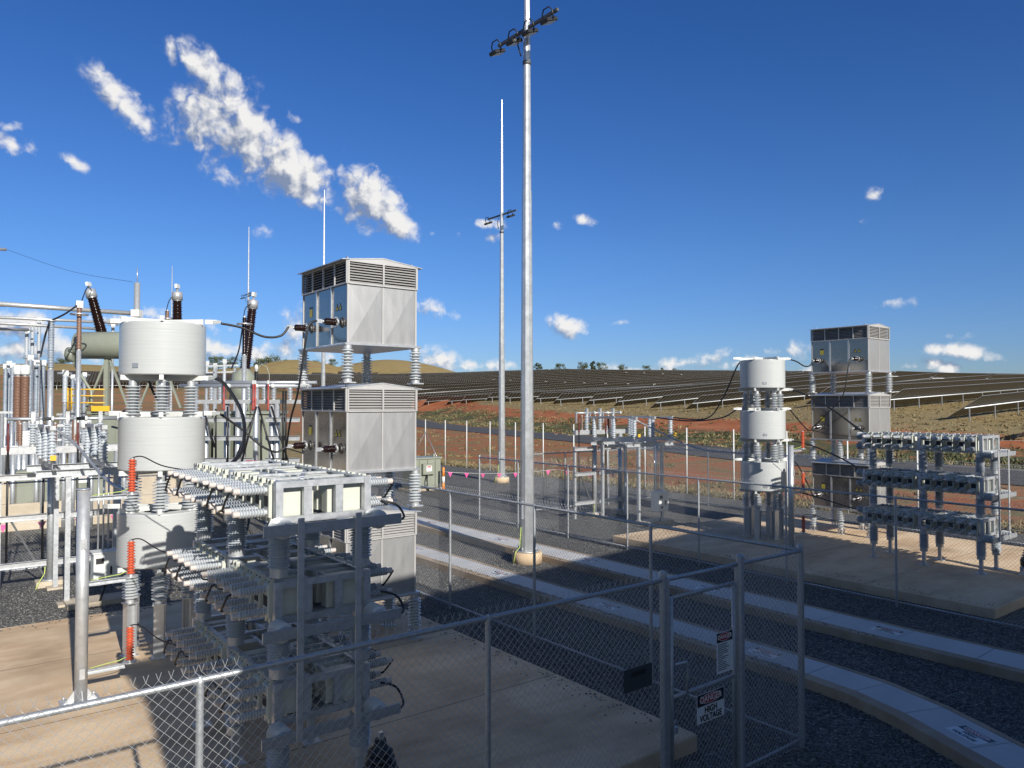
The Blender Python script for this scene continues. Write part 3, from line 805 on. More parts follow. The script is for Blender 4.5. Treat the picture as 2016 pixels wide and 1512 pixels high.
# --- arrester post
def arrester_post(label):
    t = thing('arrester_post', label, 'post', W(1.6, 10.98, .2), TH)
    mb = MB().lathe([(.075,.02),(.075,2.7)], galvB, 20).lathe([(.085,2.7),(.085,2.712)], galvB, 20)
    part('pole', sharp_mb(mb), t)
    b = MB().box((-.22,-.2,0), (.22,.2,.025), galvB, bev=.004)
    for k in range(4):
        a = k*math.pi/2; M = Matrix.Rotation(a,4,'Z'); b.add([(.07,-.006,.025),(.19,-.006,.025),(.07,-.006,.18),(.07,.006,.025),(.19,.006,.025),(.07,.006,.18)], [(0,1,2),(5,4,3),(1,4,5,2)], galvB, False, M)
    for x, y in ((-.17,-.15),(.17,-.15),(.17,.15),(-.17,.15)): b.lathe([(.016,.025),(.016,.07)], galv, 8, Matrix.Translation((x,y,0)))
    part('base_plate', b, t)
    for z in (.32,1.95): part('name_plate', MB().box((-.03,-.085,z), (.03,-.075,z+.13), galvB), t)
    for z in (.38,1.5,2.58):
        a = part('arm', MB().channel((.07,0,z), (.50,0,z), .05, .06, galv), t)
        d = MB().lathe([(.085,0),(.085,.012)], galvB, 20); part('disc', d, a, (.56,0,z+.02))
    return t
def sharp_mb(mb): return mb
APOST = arrester_post('thick galvanised arrester post near the gated fence, on the near pad')
ARR = insul(.47, .030, .055, 12, orange, .03, .02, 14, 0, alum)
def arresters(du, words):
    out = []
    for z, w_ in zip((.2+.412,.2+1.532,.2+2.612), words):
        t = thing('surge_arrester', w_, 'surge arrester', W(1.6+.56+du, 10.98, z), TH, 'orange surge arresters on post arms')
        place('shed_stack', ARR, t); 
        part('earth_lead', MB().tube([(-.46,.02,-.0),(-.30,.03,.015),(-.12,.02,.03),(-.03,0,.07)], .006, earth, 6), t)
        out.append(t)
    return out
arresters(0, ['lowest orange surge arrester beside the near arrester post','middle orange surge arrester beside the near arrester post','topmost orange surge arrester beside the near arrester post'])
arresters(OFF, ['lowest orange surge arrester beside the far arrester post','middle orange surge arrester beside the far arrester post','topmost orange surge arrester beside the far arrester post'])
# --- black neutral transformer
def neutral_ct(label):
    t = thing('current_transformer', label, 'transformer', W(3.3, 6.2, .2), TH)
    part('base', MB().box((-.2,-.2,0),(.2,.2,.03), galv).box((-.17,-.17,.03),(.17,.17,.20), galvB, bev=.01).tube([(-.22,-.14,.12),(-.1,-.22,.1),(.05,-.21,.14),(.14,-.2,.08)], .014, black, 6), t)
    mb = MB(); prof = [(.2,.20),(.21,.32),(.19,.36)]
    for i in range(6):
        z = .36+i*.055; r = .17-.014*i; prof += [(r*.72,z),(r*1.15,z+.012),(r*1.15,z+.020),(r*.72,z+.05)]
    prof += [(.06,.70),(.05,.76)]; mb.lathe(prof, black, 24); part('resin_body', sharp_mb(mb), t)
    part('terminal', MB().box((-.02,-.02,.76),(.02,.02,.82), alum), t)
    return t
CTX = neutral_ct('black resin current transformer in shade beside the near capacitor racks')
# --- copies on the far pad
def far(o, label): return dup(o, o.location+W(OFF,0,0), label)
for o, s_ in zip(COILS, ['lowest white reactor coil of the far stack, patched with shadow','middle white reactor coil of the far stack, before the red soil','topmost white reactor coil of the far stack, before the solar field']): far(o, s_)
for o, s_ in zip(BOXES, ['lowest steel enclosure of the far tower, mostly behind capacitor racks','middle steel enclosure of the far tower, before the tracker rows','topmost steel enclosure of the far tower, standing above the skyline']): far(o, s_)
for o, s_ in zip(RACKS, ['lowest capacitor rack of the far stack, dark in the shade','middle capacitor rack of the far stack, between its two others','topmost capacitor rack of the far stack, bright bushings in sun']): far(o, s_)
far(BARS, 'upright steel bars and cross bars on the end of the far capacitor racks')
far(APOST, 'galvanised arrester post on the far pad beside the white coil stack'); far(CTX, 'black resin current transformer beside the far capacitor racks')

# --- leads of both bays
def bay_leads(du, bay):
    P = lambda u, v, z: W(u+du, v, z)
    L = lambda s_: s_ % bay
    cable([P(3.68,12.3,5.27), P(4.0,12.27,5.22), P(4.35,12.22,5.09), P(4.62,12.2,5.12), P(4.75,12.2,5.28)], .019, L('black lead from the topmost %s coil across to the upper enclosure bushing'))
    cable([P(4.73,11.0,5.27), P(4.60,11.0,5.2), P(4.55,11.02,4.9), P(4.50,11.15,4.2), P(4.56,11.6,3.75), P(4.73,12.2,3.29)], .016, L('black lead hanging down the %s tower between two enclosures'))
    cable([P(3.5,12.2,4.40), P(3.62,11.9,4.3), P(3.6,11.0,3.85), P(3.35,10.2,3.4), P(3.0,9.7,3.2)], .026, L('thick black lead curving from the topmost %s coil down to the top rack'))
    cable([P(3.68,12.3,3.83), P(4.0,12.3,3.6), P(4.3,12.22,3.32), P(4.55,12.2,3.2), P(4.72,12.2,3.28)], .018, L('black lead from the middle %s coil to the enclosure bushing beside it'))
    cable([P(3.5,12.2,2.95), P(3.7,11.6,2.8), P(3.6,10.7,2.5), P(3.3,10.0,2.25), P(2.9,9.7,2.2)], .022, L('black lead from the middle %s coil down to the middle rack'))
    cable([P(3.68,12.3,2.39), P(4.0,12.25,2.2), P(4.3,12.1,1.6), P(4.55,12.1,1.25), P(4.72,12.2,1.3)], .018, L('black lead from the lowest %s coil to the lowest enclosure'))
    cable([P(3.5,12.2,1.52), P(3.7,11.6,1.4), P(3.6,10.7,1.25), P(3.3,10.0,1.2), P(2.9,9.7,1.2)], .02, L('black lead from the lowest %s coil to the lowest rack'))
    for z, w_ in ((3.30,'top'),(2.22,'middle'),(1.10,'lowest')):
        cable([P(2.16,10.98,z-.02), P(2.25,10.8,z-.0), P(2.4,10.3,z-.1), P(2.7,9.75,z-.15)], .008, L('thin black lead from the %s %%s surge arrester to its rack' % w_), name='arrester_lead')
    for z, w_ in ((3.0,'top'),(2.07,'middle'),(1.14,'lowest')):
        cable([P(3.72,7.0,z), P(3.85,6.9,z-.05), P(3.82,6.7,z-.14), P(3.7,6.62,z-.16)], .012, L('short black lead looped at the end of the %s %%s capacitor rack' % w_), name='loop_lead')
bay_leads(0, 'near'); bay_leads(OFF, 'far')

# ------------------------------------------------------------------ switchgear stands behind each pad
def cable_stand(label, u, v):
    t = thing('cable_termination_stand', label, 'switchgear', W(u, v, 0), TH)
    for x in (0, 1.3):
        f = part('footing', MB().box((-.28,-.2,0),(.28,.2,.14), bundm, bev=.015), t, (x,0,0))
        part('pole', MB().lathe([(.17,.14),(.17,.16)], galvB, 16).lathe([(.082,.16),(.082,2.9)], galv, 18), t, (x,0,0))
    part('top_beam', MB().box((-.95,-.075,2.9), (1.65,.075,3.06), galvB, bev=.006), t)
    for z in (.55,1.55,2.42):
        part('rail', MB().channel((-1.05,-.12,z), (-.09,-.12,z), .06, .13, galvB), t); part('rail', MB().channel((.05,-.12,z), (1.2,-.12,z), .06, .13, galvB), t)
    part('brace', MB().beam((-.75,-.1,1.5), (-.1,-.1,.2), .04, .04, darkst), t); part('leg', MB().box((-1.0,-.06,0),(-.92,.02,2.5), galvB), t)
    for k, x in enumerate((-.65,.0,.65)):
        place('post_insulator', insul(.55,.045,.085,8,porc,.06,.05), t, (x+.28,0,3.06))
        place('arrester', insul(.52,.03,.05,10,tan_p,.03,.03), t, (x+.05,0,3.06))
        part('cable_termination', MB().lathe([(.018,0),(.032,.1),(.018,.2),(.032,.3),(.018,.4),(.016,.62)], redark, 12).lathe([(.022,-2.4),(.022,0)], black, 10), t, (x-.17,-.09,2.95))
        part('switch_arm', MB().tube([(-.2,0,0),(.62,0,0)], .038, galvD, 12).lathe([(.06,0),(.06,.05)], white, 12, Matrix.Translation((.62,0,0)) @ Matrix.Rotation(R(90),4,'Y')).box((-.24,-.03,-.35),(-.2,.03,.04), alum).box((.24,-.05,-.05),(.32,.05,.16), alum), t, (x,0,3.66))
    part('earth_strap', MB().tube([(-.3,-.3,.02),(-.22,-.2,.16),(-.12,-.1,.3),(-.1,-.09,.6)], .012, earth, 6), t)
    return t
STAND = cable_stand('galvanised cable stand on two poles, left of the near coil stack', 2.2, 19.35)
dup(STAND, W(18.7,19.35,0), 'galvanised cable stand on two poles in the far bay, before the red soil')
def switch(label, u, v):
    t = thing('disconnector_switch', label, 'switchgear', W(u, v, 0), TH)
    for x, y in ((0,0),(1.15,0),(0,1.7),(1.15,1.7)): part('leg', MB().box((-.045,-.045,.05),(.045,.045,2.55), galv).box((-.16,-.16,0),(.16,.16,.05), bundm), t, (x,y,0))
    for y in (0,1.7): part('cross_beam', MB().channel((-.55,y,2.62), (1.75,y,2.62), .08, .14, galv), t)
    for x in (-.3,.6,1.5):
        part('phase_beam', MB().channel((x,-.25,2.76), (x,1.95,2.76), .08, .12, galvD), t)
        for y in (-.1,.85,1.8):
            place('post_insulator', insul(.66,.05,.088,9,porc,.065,.05), t, (x,y,2.82))
        part('blade', MB().box((-.025,-.12,0),(.025,1.0,.035), alum).box((-.04,.8,-.02),(.04,1.95,.05), galvD).box((-.05,-.2,-.03),(.05,.0,.06), alum), t, (x,0,3.50))
    b = part('operating_box', MB().box((-.24,-.20,0),(.24,.16,.62), white, bev=.012).box((-.26,-.22,.62),(.26,.18,.645), white), t, (.62,-.35,.42))
    part('window', MB().box((-.2,-.206,.42),(-.06,-.2,.53), hole), b); part('window', MB().box((-.15,-.206,.1),(-.04,-.2,.17), hole), b); part('door_handle', MB().box((.05,-.235,.2),(.08,-.2,.36), hole, bev=.004), b)
    part('plinth', MB().box((-.35,-.5,0),(.9,.1,.1), bundm), t, (.3,0,0))
    for k in range(3): part('drive_rod', MB().tube([(0,0,0),(0,0,1.6)], .018, alum, 8), t, (.5+.09*k,-.25,1.07))
    part('conduit', MB().tube([(.5,-.45,.05),(.55,-.5,.25),(.62,-.45,.42)], .02, black, 6), t)
    part('rod_tag', MB().box((-.05,-.02,-.06),(.05,.0,.04), yellow), t, (-.3,-.3,2.95))
    part('rod_tag', MB().box((-.05,-.02,-.06),(.05,.0,.04), yellow), t, (1.5,-.3,2.95))
    return t
SW = switch('three phase disconnector with grey insulators and white box, beside near coils', 2.25, 17.3)
dup(SW, W(18.75,17.3,0), 'three phase disconnector with dark insulators and white operating box, far bay')
for du, by in ((0,'near'),(OFS,'far')):
    P = lambda u, v, z: W(u+du, v, z)
    cable([P(2.0,17.3,3.5), P(2.3,16.8,3.2), P(2.6,15.2,2.6), P(2.75,13.6,2.5), P(2.5,13.2,2.45)], .028, 'grey bar lead sloping from the %s disconnector down to the coils' % by, m=galvD)
    cable([P(3.0,17.2,3.52), P(3.3,16,3.42), P(3.1,14.6,3.55), P(2.6,13.6,3.85), P(2.45,13.1,3.87)], .022, 'black lead from the %s disconnector up to the middle coil' % by)
    cable([P(3.75,17.2,3.52), P(3.9,15.8,3.5), P(3.2,14.6,4.2), P(2.7,13.7,5.15), P(2.45,13.2,5.27)], .022, 'black lead from the %s disconnector up to the topmost coil' % by)

# ------------------------------------------------------------------ masts
def mast(label, p, stick, heads, rot=0, h=19.5, ha=13.75):
    t = thing('light_mast', label, 'mast', p, TH, 'tall lighting and lightning masts')
    part('footing', MB().lathe([(.38,0),(.38,.26),(.36,.28)], slabm, 20), t)
    part('pole', MB().lathe([(.29,.28),(.29,.31)], galvB, 16).lathe([(.185,.31),(.124,9.4)], masts, 10, smooth=False).lathe([(.114,9.4),(.088,ha)], masts, 10, smooth=False).lathe([(.08,ha),(.055,h-2.2),(.03,h),(.01,h+.05)], masts, 8, smooth=False), t)
    part('access_hatch', MB().box((-.215,-.05,1.1),(-.15,.05,1.55), galvD, bev=.006), t)
    for k in range(4): part('anchor_bolt', MB().lathe([(.018,.31),(.018,.40)], galv, 8), t, (.245*math.cos(k*math.pi/2+.4),.245*math.sin(k*math.pi/2+.4),0))
    part('collar', MB().lathe([(.108,0),(.108,.09)], darkst, 12), t, (0,0,ha-1.1))
    part('cross_arm', MB().beam((0,-1.2,ha-.15), (0,1.2,ha-.15), .07, .07, darkst), t)
    for y in heads:
        f = part('floodlight', MB().box((-.18,-.15,-.045), (.18,.15,.055), lampb, bev=.018).box((-.14,-.12,-.049), (.14,-.01,-.044), lens).box((-.14,.01,-.049), (.14,.12,-.044), lens), t, (-.16,y,ha-.43), (0,R(-22),0))
        part('bracket', MB().tube([(0,-.18,0),(.02,-.18,.2),(.03,-.1,.3),(.03,.1,.3),(.02,.18,.2),(0,.18,0)], .018, lampb, 6), f)
    part('feed_cable', MB().tube([(-.1,.15,ha-.3),(-.22,.1,ha-.6),(-.17,.03,ha-.9)], .018, black, 6), t)
    part('earth_strap', MB().tube([(-.42,.02,.02),(-.37,0,.3),(-.24,0,.4),(-.2,0,.9)], .014, earth, 6), t)
    return t
M1 = mast('tall bright mast with four floodlights on a concrete footing between the troughs', W(12.0,14.85), 0, (-1.05,-.32,.32,1.05))
M2 = mast('slender mast with two floodlights beyond the far bay fence', W(23.0,30.5), 0, (-.95,.95))
for px, Y, s_ in ((636,54.5,'lightning mast rising behind the topmost near enclosure'),(487,66,'distant lightning mast behind the leaning brown bushing'),(336,85,'farthest thin lightning mast above the topmost near coil')):
    p = at(px, 800, Y); dup(M2, Vector((p.x, Y, 0)), s_)

# ------------------------------------------------------------------ outer fence, bunting, small gear
def outer_fence():
    t = thing('outer_fence', 'tall outer security fence with thin white posts along the red soil', 'fence', W(26.5,2,0), TH+R(90))
    n = 21
    for i in range(n):
        place('post', CACHE.setdefault('opost', MB().lathe([(.03,0),(.03,2.92)], white, 8).mesh('post')), t, (i*2.45,0,0))
    for z in (.1,1.1,2.1,2.85): part('strand', MB().tube([(0,0,z),(2.45*(n-1),0,z)], .004, galvD, 4), t)
    for s_ in (-1,1): part('brace', MB().tube([(41.65-.0,0,2.1),(41.65+s_*1.9,0,.0)], .022, alum, 6), t)
    place('wire_mesh', mesh_panel(2.45, 1.75, .0026, .07), t, (0,0,.05), scale=None).scale = (n-1,1,1)
    return t
outer_fence()
def bunting(label, p, q, n, sag=.12):
    t = thing('bunting_line', label, 'bunting', p, 0); d = Vector(q)-Vector(p)
    pts = [d*(k/20)+Vector((0,0,-sag*math.sin(math.pi*k/20))) for k in range(21)]
    part('string', MB().tube(pts, .006, signw, 5), t)
    ax = d.normalized()
    for k in range(n):
        f = (k+.5)/n; c = d*f+Vector((0,0,-sag*math.sin(math.pi*f))); a = random.uniform(-.3,.3)
        off = Vector((-ax.y, ax.x, 0))*a*.2
        mb = MB().add([-ax*.10, ax*.10, Vector((0,0,-.21))+off, ax*.04+off*.4+Vector((0,0,-.09))], [(0,3,1),(0,2,3),(3,2,1)], pink)
        part('flag', mb, t, c)
    return t
bunting('line of pink flags from the green kiosk to the far bay gate', W(17.6,27.6,1.05), W(21.5,24.6,1.15), 7)
bunting('line of pink flags past the far mast footing, behind the far bay fence', W(21.5,24.6,1.15), W(23.6,22.6,1.1), 3)
bunting('line of pink flags in front of the cream bund wall', W(-1.4,23.4,1.0), W(6.3,23.4,1.0), 9)
def kiosk():
    t = thing('kiosk_transformer', 'small green kiosk transformer with danger label, beside the steel tower', 'transformer', W(18.1,30.2,0), TH)
    part('plinth', MB().box((-.85,-.5,0),(.95,.6,.1), bundm), t)
    b = part('tank', MB().box((-.75,-.45,.12),(.8,.45,1.45), green, bev=.02).box((-.8,-.5,1.45),(.85,.5,1.52), green), t)
    for x in (-.35,.1,.5): part('stiffener', MB().box((x-.03,-.50,.2),(x+.03,-.45,1.4), green), t)
    bx = part('terminal_box', MB().box((-.25,-.62,.75),(.35,-.46,1.25), green, bev=.01), t)
    part('danger_label', MB().box((-.08,-.63,.9),(.2,-.62,1.15), signw).box((-.04,-.634,1.07),(.16,-.63,1.13), signrd), bx)
    for x in (-.6,.65): part('lifting_lug', MB().box((x-.05,-.1,1.52),(x+.05,.0,1.64), green), t)
    part('cable_tail', MB().tube([(.0,-.55,.75),(-.1,-.7,.5),(-.05,-.65,.2),(.05,-.6,.02)], .035, black, 7), t)
    return t
kiosk()
bo = thing('bollard', 'orange and white plastic bollard in front of the green kiosk', 'bollard', W(18.75,29.3,0), TH)
part('stem', MB().lathe([(.06,.03),(.06,.35)], orangeb, 12).lathe([(.062,.35),(.062,.65)], signw, 12).lathe([(.06,.65),(.055,1.05),(.02,1.08)], orangeb, 12), bo)
part('base', MB().lathe([(.2,0),(.18,.03)], black, 12), bo)
def low_wall(label, u0, u1, v, h, th=.2):
    return tag(place('bund_wall', MB().box((0,0,0),(u1-u0,th,h), bundm, bev=.015).mesh('bund_wall'), None, W(u0,v,0), (0,0,TH)), label, 'wall')
low_wall('low cream concrete bund wall behind the pink flags', -14, 10, 28.2, .85)
low_wall('taller cream concrete plinth wall under the green cabinet', -14, 9, 31.6, 1.5, .3)
low_wall('short cream concrete bund wall behind the near steel tower', 14.4, 18.0, 35.5, .5)
def aux_cabinet():
    t = thing('green_cabinet', 'long green metal cabinet with danger label behind the cable stand', 'cabinet', W(2.35,29.3,0), TH)
    part('body', MB().box((0,0,.5),(2.6,.9,1.72), green, bev=.02), t); part('roof', MB().box((-.05,-.05,1.72),(2.65,.95,1.78), green), t)
    for x in (.06,1.3): 
        d = part('door', MB().box((x,-.015,.56),(x+1.2,0,1.6), green), t)
    part('danger_label', MB().box((1.75,-.022,1.3),(2.15,-.016,1.6), signw).box((1.78,-.025,1.48),(2.12,-.022,1.57), signrd), t)
    part('door_handle', MB().box((1.5,-.05,1.05),(1.56,-.016,1.25), black), t)
    part('skid', MB().box((-.05,0,.0),(2.65,.12,.5), darkst), t)
    return t
aux_cabinet()

# ------------------------------------------------------------------ transformer yard on the left
def transformer():
    Y = 33.0; o = at(375, 985, Y); o.z = 0
    t = thing('power_transformer', 'large green power transformer with conservator and three leaning brown bushings', 'transformer', o, 0)
    def L(px, py, d=0): return at(px, py, Y+d)-o
    a, b = L(208, 830), L(545, 960)
    part('tank', MB().box((a.x,-1.2,.5),(b.x,1.2,3.55), green, bev=.04), t)
    for k in range(9):
        x = a.x+.3+k*(b.x-a.x-.6)/8; part('stiffener', MB().box((x-.06,-1.28,.5),(x+.06,-1.2,3.5), green), t)
    part('cover', MB().box((a.x-.1,-1.3,3.55),(b.x+.1,1.3,3.66), green), t)
    part('skid', MB().box((a.x,-.9,.1),(b.x,.9,.5), darkst), t)
    for k in range(3):
        x = L(430,850).x+k*.95
        part('radiator', MB().box((x-.35,-2.1,1.0),(x+.35,-1.32,3.2), green, bev=.02), t)
    c0, c1 = L(163,681), L(345,695); zc = c0.z; r = .59
    part('conservator', sharp_mb(MB().lathe([(r*.80,-.02),(r*.97,0),(r,.03),(r,c1.x-c0.x),(r*.9,c1.x-c0.x+.06)], green, 36, Matrix.Translation((c0.x,-.3,zc)) @ Matrix.Rotation(R(90),4,'Y')).lathe([(.32,-.05),(.32,.28)], green, 20, Matrix.Translation((c0.x-.25,-.55,zc-.42)) @ Matrix.Rotation(R(90),4,'Y'))), t)
    for px in (218, 320): part('conservator_leg', MB().beam((L(px,700).x,-.3,3.6),(L(px,700).x,-.3,zc-r+.05), .18, .18, green).beam((L(px,700).x,-.3,zc-r+.02),(L(px,700).x-.9,-.3,3.7), .08, .08, green).beam((L(px,700).x,-.3,zc-r+.3),(L(px,700).x+.95,-.3,3.8), .08, .08, green), t)
    part('oil_pipe', MB().tube([(c0.x-.2,-.5,zc-.5),(c0.x+.2,-.7,zc-1.1),(c0.x+.9,-.9,zc-2.0),(c0.x+1.0,-1.0,3.6)], .06, green, 8), t)
    for (bx,by),(tx,ty) in (((205,672),(181,585)),((349,690),(349,590)),((482,728),(497,606))):
        p, q = L(bx,by), L(tx,ty); d = (q-p); h = d.length
        root = p-d.normalized()*1.0
        M = d.to_track_quat('Z','Y').to_euler()
        if bx > 400: root = p
        b = place('bushing', insul(round(h,2), .19, .245, 26, brown, .2, .05, 18, .18), t, p, M)
        part('head', MB().lathe([(.22,-.02),(.22,.32),(.12,.36),(.05,.36),(.05,.52)], galvB, 18).box((-.14,-.06,.5),(.14,.06,.68), white), b, (0,0,h))
        if bx > 400: part('turret', MB().lathe([(.5,-1.5),(.5,-.25),(.3,-.05),(.27,0)], green, 20), b)
    for px in (465,505,545): part('valve_pipe', MB().tube([(L(px,800).x,-1.0,3.6),(L(px,800).x,-1.0,4.0),(L(px,800).x+.4,-1.0,4.1)], .07, green, 8), t)
    part('cover_board', MB().box((L(216,800).x,-1.45,L(216,809).z),(L(250,800).x,-1.4,L(250,799).z), yellow), t)
    for px in (176,183,191,199): part('ladder_rail', MB().tube([L(px,765)+Vector((0,-1.6,0)), L(px,806)+Vector((0,-1.6,0))], .03, yellow, 6), t)
    for py in (768,780,793): part('hand_rail', MB().tube([L(175,py)+Vector((0,-1.6,0)), L(245,py)+Vector((0,-1.6,0))], .03, yellow, 6), t)
    return t
transformer()
HB = [at(181,572,33), at(349,577,33), at(497,594,33)]
# termination frame between the coils and the steel tower
def term_frame():
    Y = 24.5; o = at(480, 1000, Y); o.z = 0
    t = thing('cable_termination_rack', 'wide white cable frame with red terminations between coils and steel tower', 'switchgear', o, 0)
    def L(px, py): return at(px, py, Y)-o
    x0, x1 = L(398,0).x, L(600,0).x
    for px in (414,452,475,541,552): part('pole', MB().lathe([(.085,0),(.085,L(px,795).z)], galv, 14), t, (L(px,0).x, .05*(px%3), 0))
    part('top_beam', MB().box((x0,-.08,L(0,795).z),(x1,.08,L(0,787).z), galvB, bev=.005), t)
    for py in (826,862,905):
        for a, b in ((398,512),(534,600)): part('rail', MB().channel((L(a,0).x,-.22,L(0,py).z), (L(b,0).x,-.22,L(0,py).z), .06, .15, galvB), t)
    part('bus_tube', MB().tube([(x0-.6,0,L(0,760).z),(x1+.3,0,L(0,760).z)], .075, galvD, 12), t)
    part('bus_tube', MB().tube([(x0-.2,.7,L(0,752).z),(x1+.3,.7,L(0,752).z)], .06, galvD, 12), t)
    for px in (424,441,497,506,527,545,577): place('post_insulator', insul(.42,.05,.09,7,porc,.06,.04), t, (L(px,0).x,0,L(0,787).z))
    for px in (455,511,515,540): 
        part('cable_termination', MB().lathe([(.018,-.35),(.045,-.3),(.022,-.24),(.045,-.14),(.022,-.08),(.045,.02),(.022,.08),(.028,.5)], redins, 12).box((-.02,-.03,.5),(.02,.03,.62), white), t, (L(px,0).x,-.28,L(0,787).z))
    for px in (459,513,545): part('clamp_ball', MB().lathe([(.01,-.08),(.07,-.05),(.085,0),(.07,.05),(.01,.08)], white, 12), t, (L(px,0).x,-.1,L(0,760).z))
    for a, b in (((455,800),(455,920)),((511,800),(482,910)),((515,800),(545,905)),((540,800),(575,915)),((432,805),(432,900)),((500,830),(470,905)),((520,825),(520,920)),((410,812),(430,880)),((568,770),(568,920)),((563,770),(563,920))):
        p, q = L(*a), L(*b); part('power_cable', MB().tube([p+Vector((0,-.3,0)), (p+q)/2+Vector((0,-.31,0)), q+Vector((0,-.3,0))], .032, black, 7), t)
    for px in (505,520): part('warning_tag', MB().box((L(px,0).x-.1,-.30,L(0,912).z),(L(px,0).x+.1,-.29,L(0,905).z), signrd), t)
    return t
term_frame()
def stick_gear(name, label, cat, px, Y, segs, group=None, extra=None):
    """a column seen at px, Y metres ahead; segs are (y_top, y_bottom, kind, radius)"""
    o = at(px, 900, Y); o.z = ground_z(o.x, Y) if Y > 60 else 0
    t = thing(name, label, cat, o, TH, group)
    for y0, y1, kind, r in segs:
        z1 = at(px, y0, Y).z; z0 = at(px, y1, Y).z if y1 else 0.0
        if kind in ('blue','brown','tan','grey'):
            m = {'blue':porcB,'brown':brown,'tan':tan_p,'grey':porc}[kind]; h = round(z1-z0,2)
            place('insulator', insul(h, r*.78, r, max(8,int(h/.065)), m, r*.6, .06, 12), t, (0,0,z0))
        elif kind == 'pole': part('pole', MB().lathe([(r*1.8,z0),(r*1.8,z0+.03)], galv, 14).lathe([(r,z0),(r,z1)], galv, 14), t)
        elif kind == 'head': part('head', MB().lathe([(r,z0),(r*1.1,z0+.05),(r*1.1,z1-.05),(r*.6,z1)], white, 16), t)
        elif kind == 'ring':
            part('corona_ring', MB().tube([(r*math.cos(a),r*math.sin(a),z0) for a in [i*math.pi/10 for i in range(21)]], .03, alum, 6, False), t)
        elif kind == 'arm': part('terminal_arm', MB().tube([(-r,0,z0),(r,0,z0)], .05, alum, 8).box((-.12,-.08,z0-.12),(.12,.08,z0+.15), alum), t)
        elif kind == 'box': part('drive_box', MB().box((-r,-r,z0),(r,r,z1), white, bev=.02), t)
    return t
stick_gear('cable_sealing_end','thick grey sealing end on the round pole left of the green conservator','switchgear',97,28,[(630,727,'blue',.115),(727,None,'pole',.10),(629,632,'ring',.13)])
stick_gear('post_insulator','tall brown arrester with corona ring in front of the leaning brown bushing','insulator',152,30,[(600,690,'tan',.10),(690,None,'pole',.09),(618,619,'ring',.32),(598,600,'arm',.15)])
stick_gear('post_insulator','short brown arrester with ring above the topmost near coil','insulator',326,38,[(610,700,'tan',.11),(700,None,'pole',.09),(627,628,'ring',.3)])
stick_gear('post_insulator','brown arrester with ring just behind the leaning right bushing','insulator',479,30,[(622,700,'brown',.09),(700,None,'pole',.09),(637,638,'ring',.28)])
GRP = 'grey and blue post insulators in the left yard'
k = 0
for px, Y, y0, y1 in ((8,42,722,835),(15,43,716,835),(22,42,720,835),(57,36,705,815),(69,37,715,815),(82,36,715,812),(141,46,742,808),(148,47,745,808),(156,46,742,808),(164,45,738,812),(49,45,651,702),(60,46,640,700),(73,47,630,702),(219,50,640,700),(405,45,716,760),(421,46,720,760),(440,47,712,758),(126,33,735,795)):
    lab = {8:'leftmost of the three blue post insulators at the picture edge',15:'middle of the three blue post insulators at the picture edge',22:'blue post insulator just left of the brown instrument transformers',57:'blue post insulator just right of the brown instrument transformers',69:'blue post insulator in the middle of three beside the sealing end',82:'blue post insulator closest to the tall sealing end pole',
      141:'first slim blue post insulator under the green conservator end',148:'second slim blue post insulator under the green conservator end',156:'third slim blue post insulator under the green conservator end',164:'fourth slim blue post insulator, next to the yellow ladder',49:'shortest grey insulator carrying the lowest busbar tube',60:'grey insulator carrying the middle busbar tube',73:'grey insulator carrying the upper thin busbar tube',219:'small grey insulator under the busbars, behind the conservator',
      405:'grey post insulator just right of the topmost near coil',421:'short grey post insulator between coil and green turret',440:'grey post insulator closest to the green bushing turret',126:'lone slim grey post insulator between sealing end and conservator'}[px]
    stick_gear('post_insulator', lab, 'insulator', px, Y, [(y0,y1,'grey' if px in (49,60,73,219,126,405,421,440) else 'blue',.115),(y1,None,'pole',.08),(y0-3,y0,'arm',.3)], GRP)
for px, lab in ((33,'brown ribbed instrument transformer with white head, left of its twin'),(47,'brown ribbed instrument transformer with round white head, right of its twin')):
    stick_gear('instrument_transformer', lab, 'transformer', px, 31, [(738,832,'tan',.19),(718,738,'head',.17),(832,None,'pole',.13)], 'brown instrument transformers')
for px, lab in ((66,'white circuit breaker head on a grey ribbed post, left of sealing end'),(168,'white circuit breaker head on a grey ribbed post under the conservator')):
    stick_gear('circuit_breaker', lab, 'switchgear', px, 27, [(823,843,'head',.17),(843,878,'grey',.17),(878,None,'pole',.12)], 'white headed circuit breakers')
for px, lab in ((37,'brown ribbed insulator in front of the leftmost breaker'),(146,'brown ribbed insulator left of the breaker under the conservator'),(245,'brown ribbed insulator half hidden at the middle coil edge')):
    stick_gear('post_insulator', lab, 'insulator', px, 26, [(822,872,'tan',.10),(872,None,'pole',.08)], GRP)
stick_gear('drive_cabinet','white drive cabinet low in the yard behind the cable stand','cabinet',47,26.5,[(848,880,'box',.28),(880,None,'pole',.12)])
for a, b, py, lab in ((10,88,884,'broad white beam above the cable stand, in the left yard'),(132,192,880,'broad white beam under the breaker beside the conservator'),(70,140,853,'narrow white support beam at the foot of the sealing end pole')):
    p, q = at(a,py,24), at(b,py-3,24.6); c = (p+q)/2; c.z = 0
    t = thing('support_frame', lab, 'beam', c, 0); part('beam', MB().beam(p-c, q-c, .2, .2 if py > 860 else .08, galvB), t)
    for f in (.2,.8): part('leg', MB().lathe([(.07,0),(.07,p.z-.1)], galv, 12), t, ((p-c)*(1-f)+(q-c)*f)*Vector((1,1,0)))
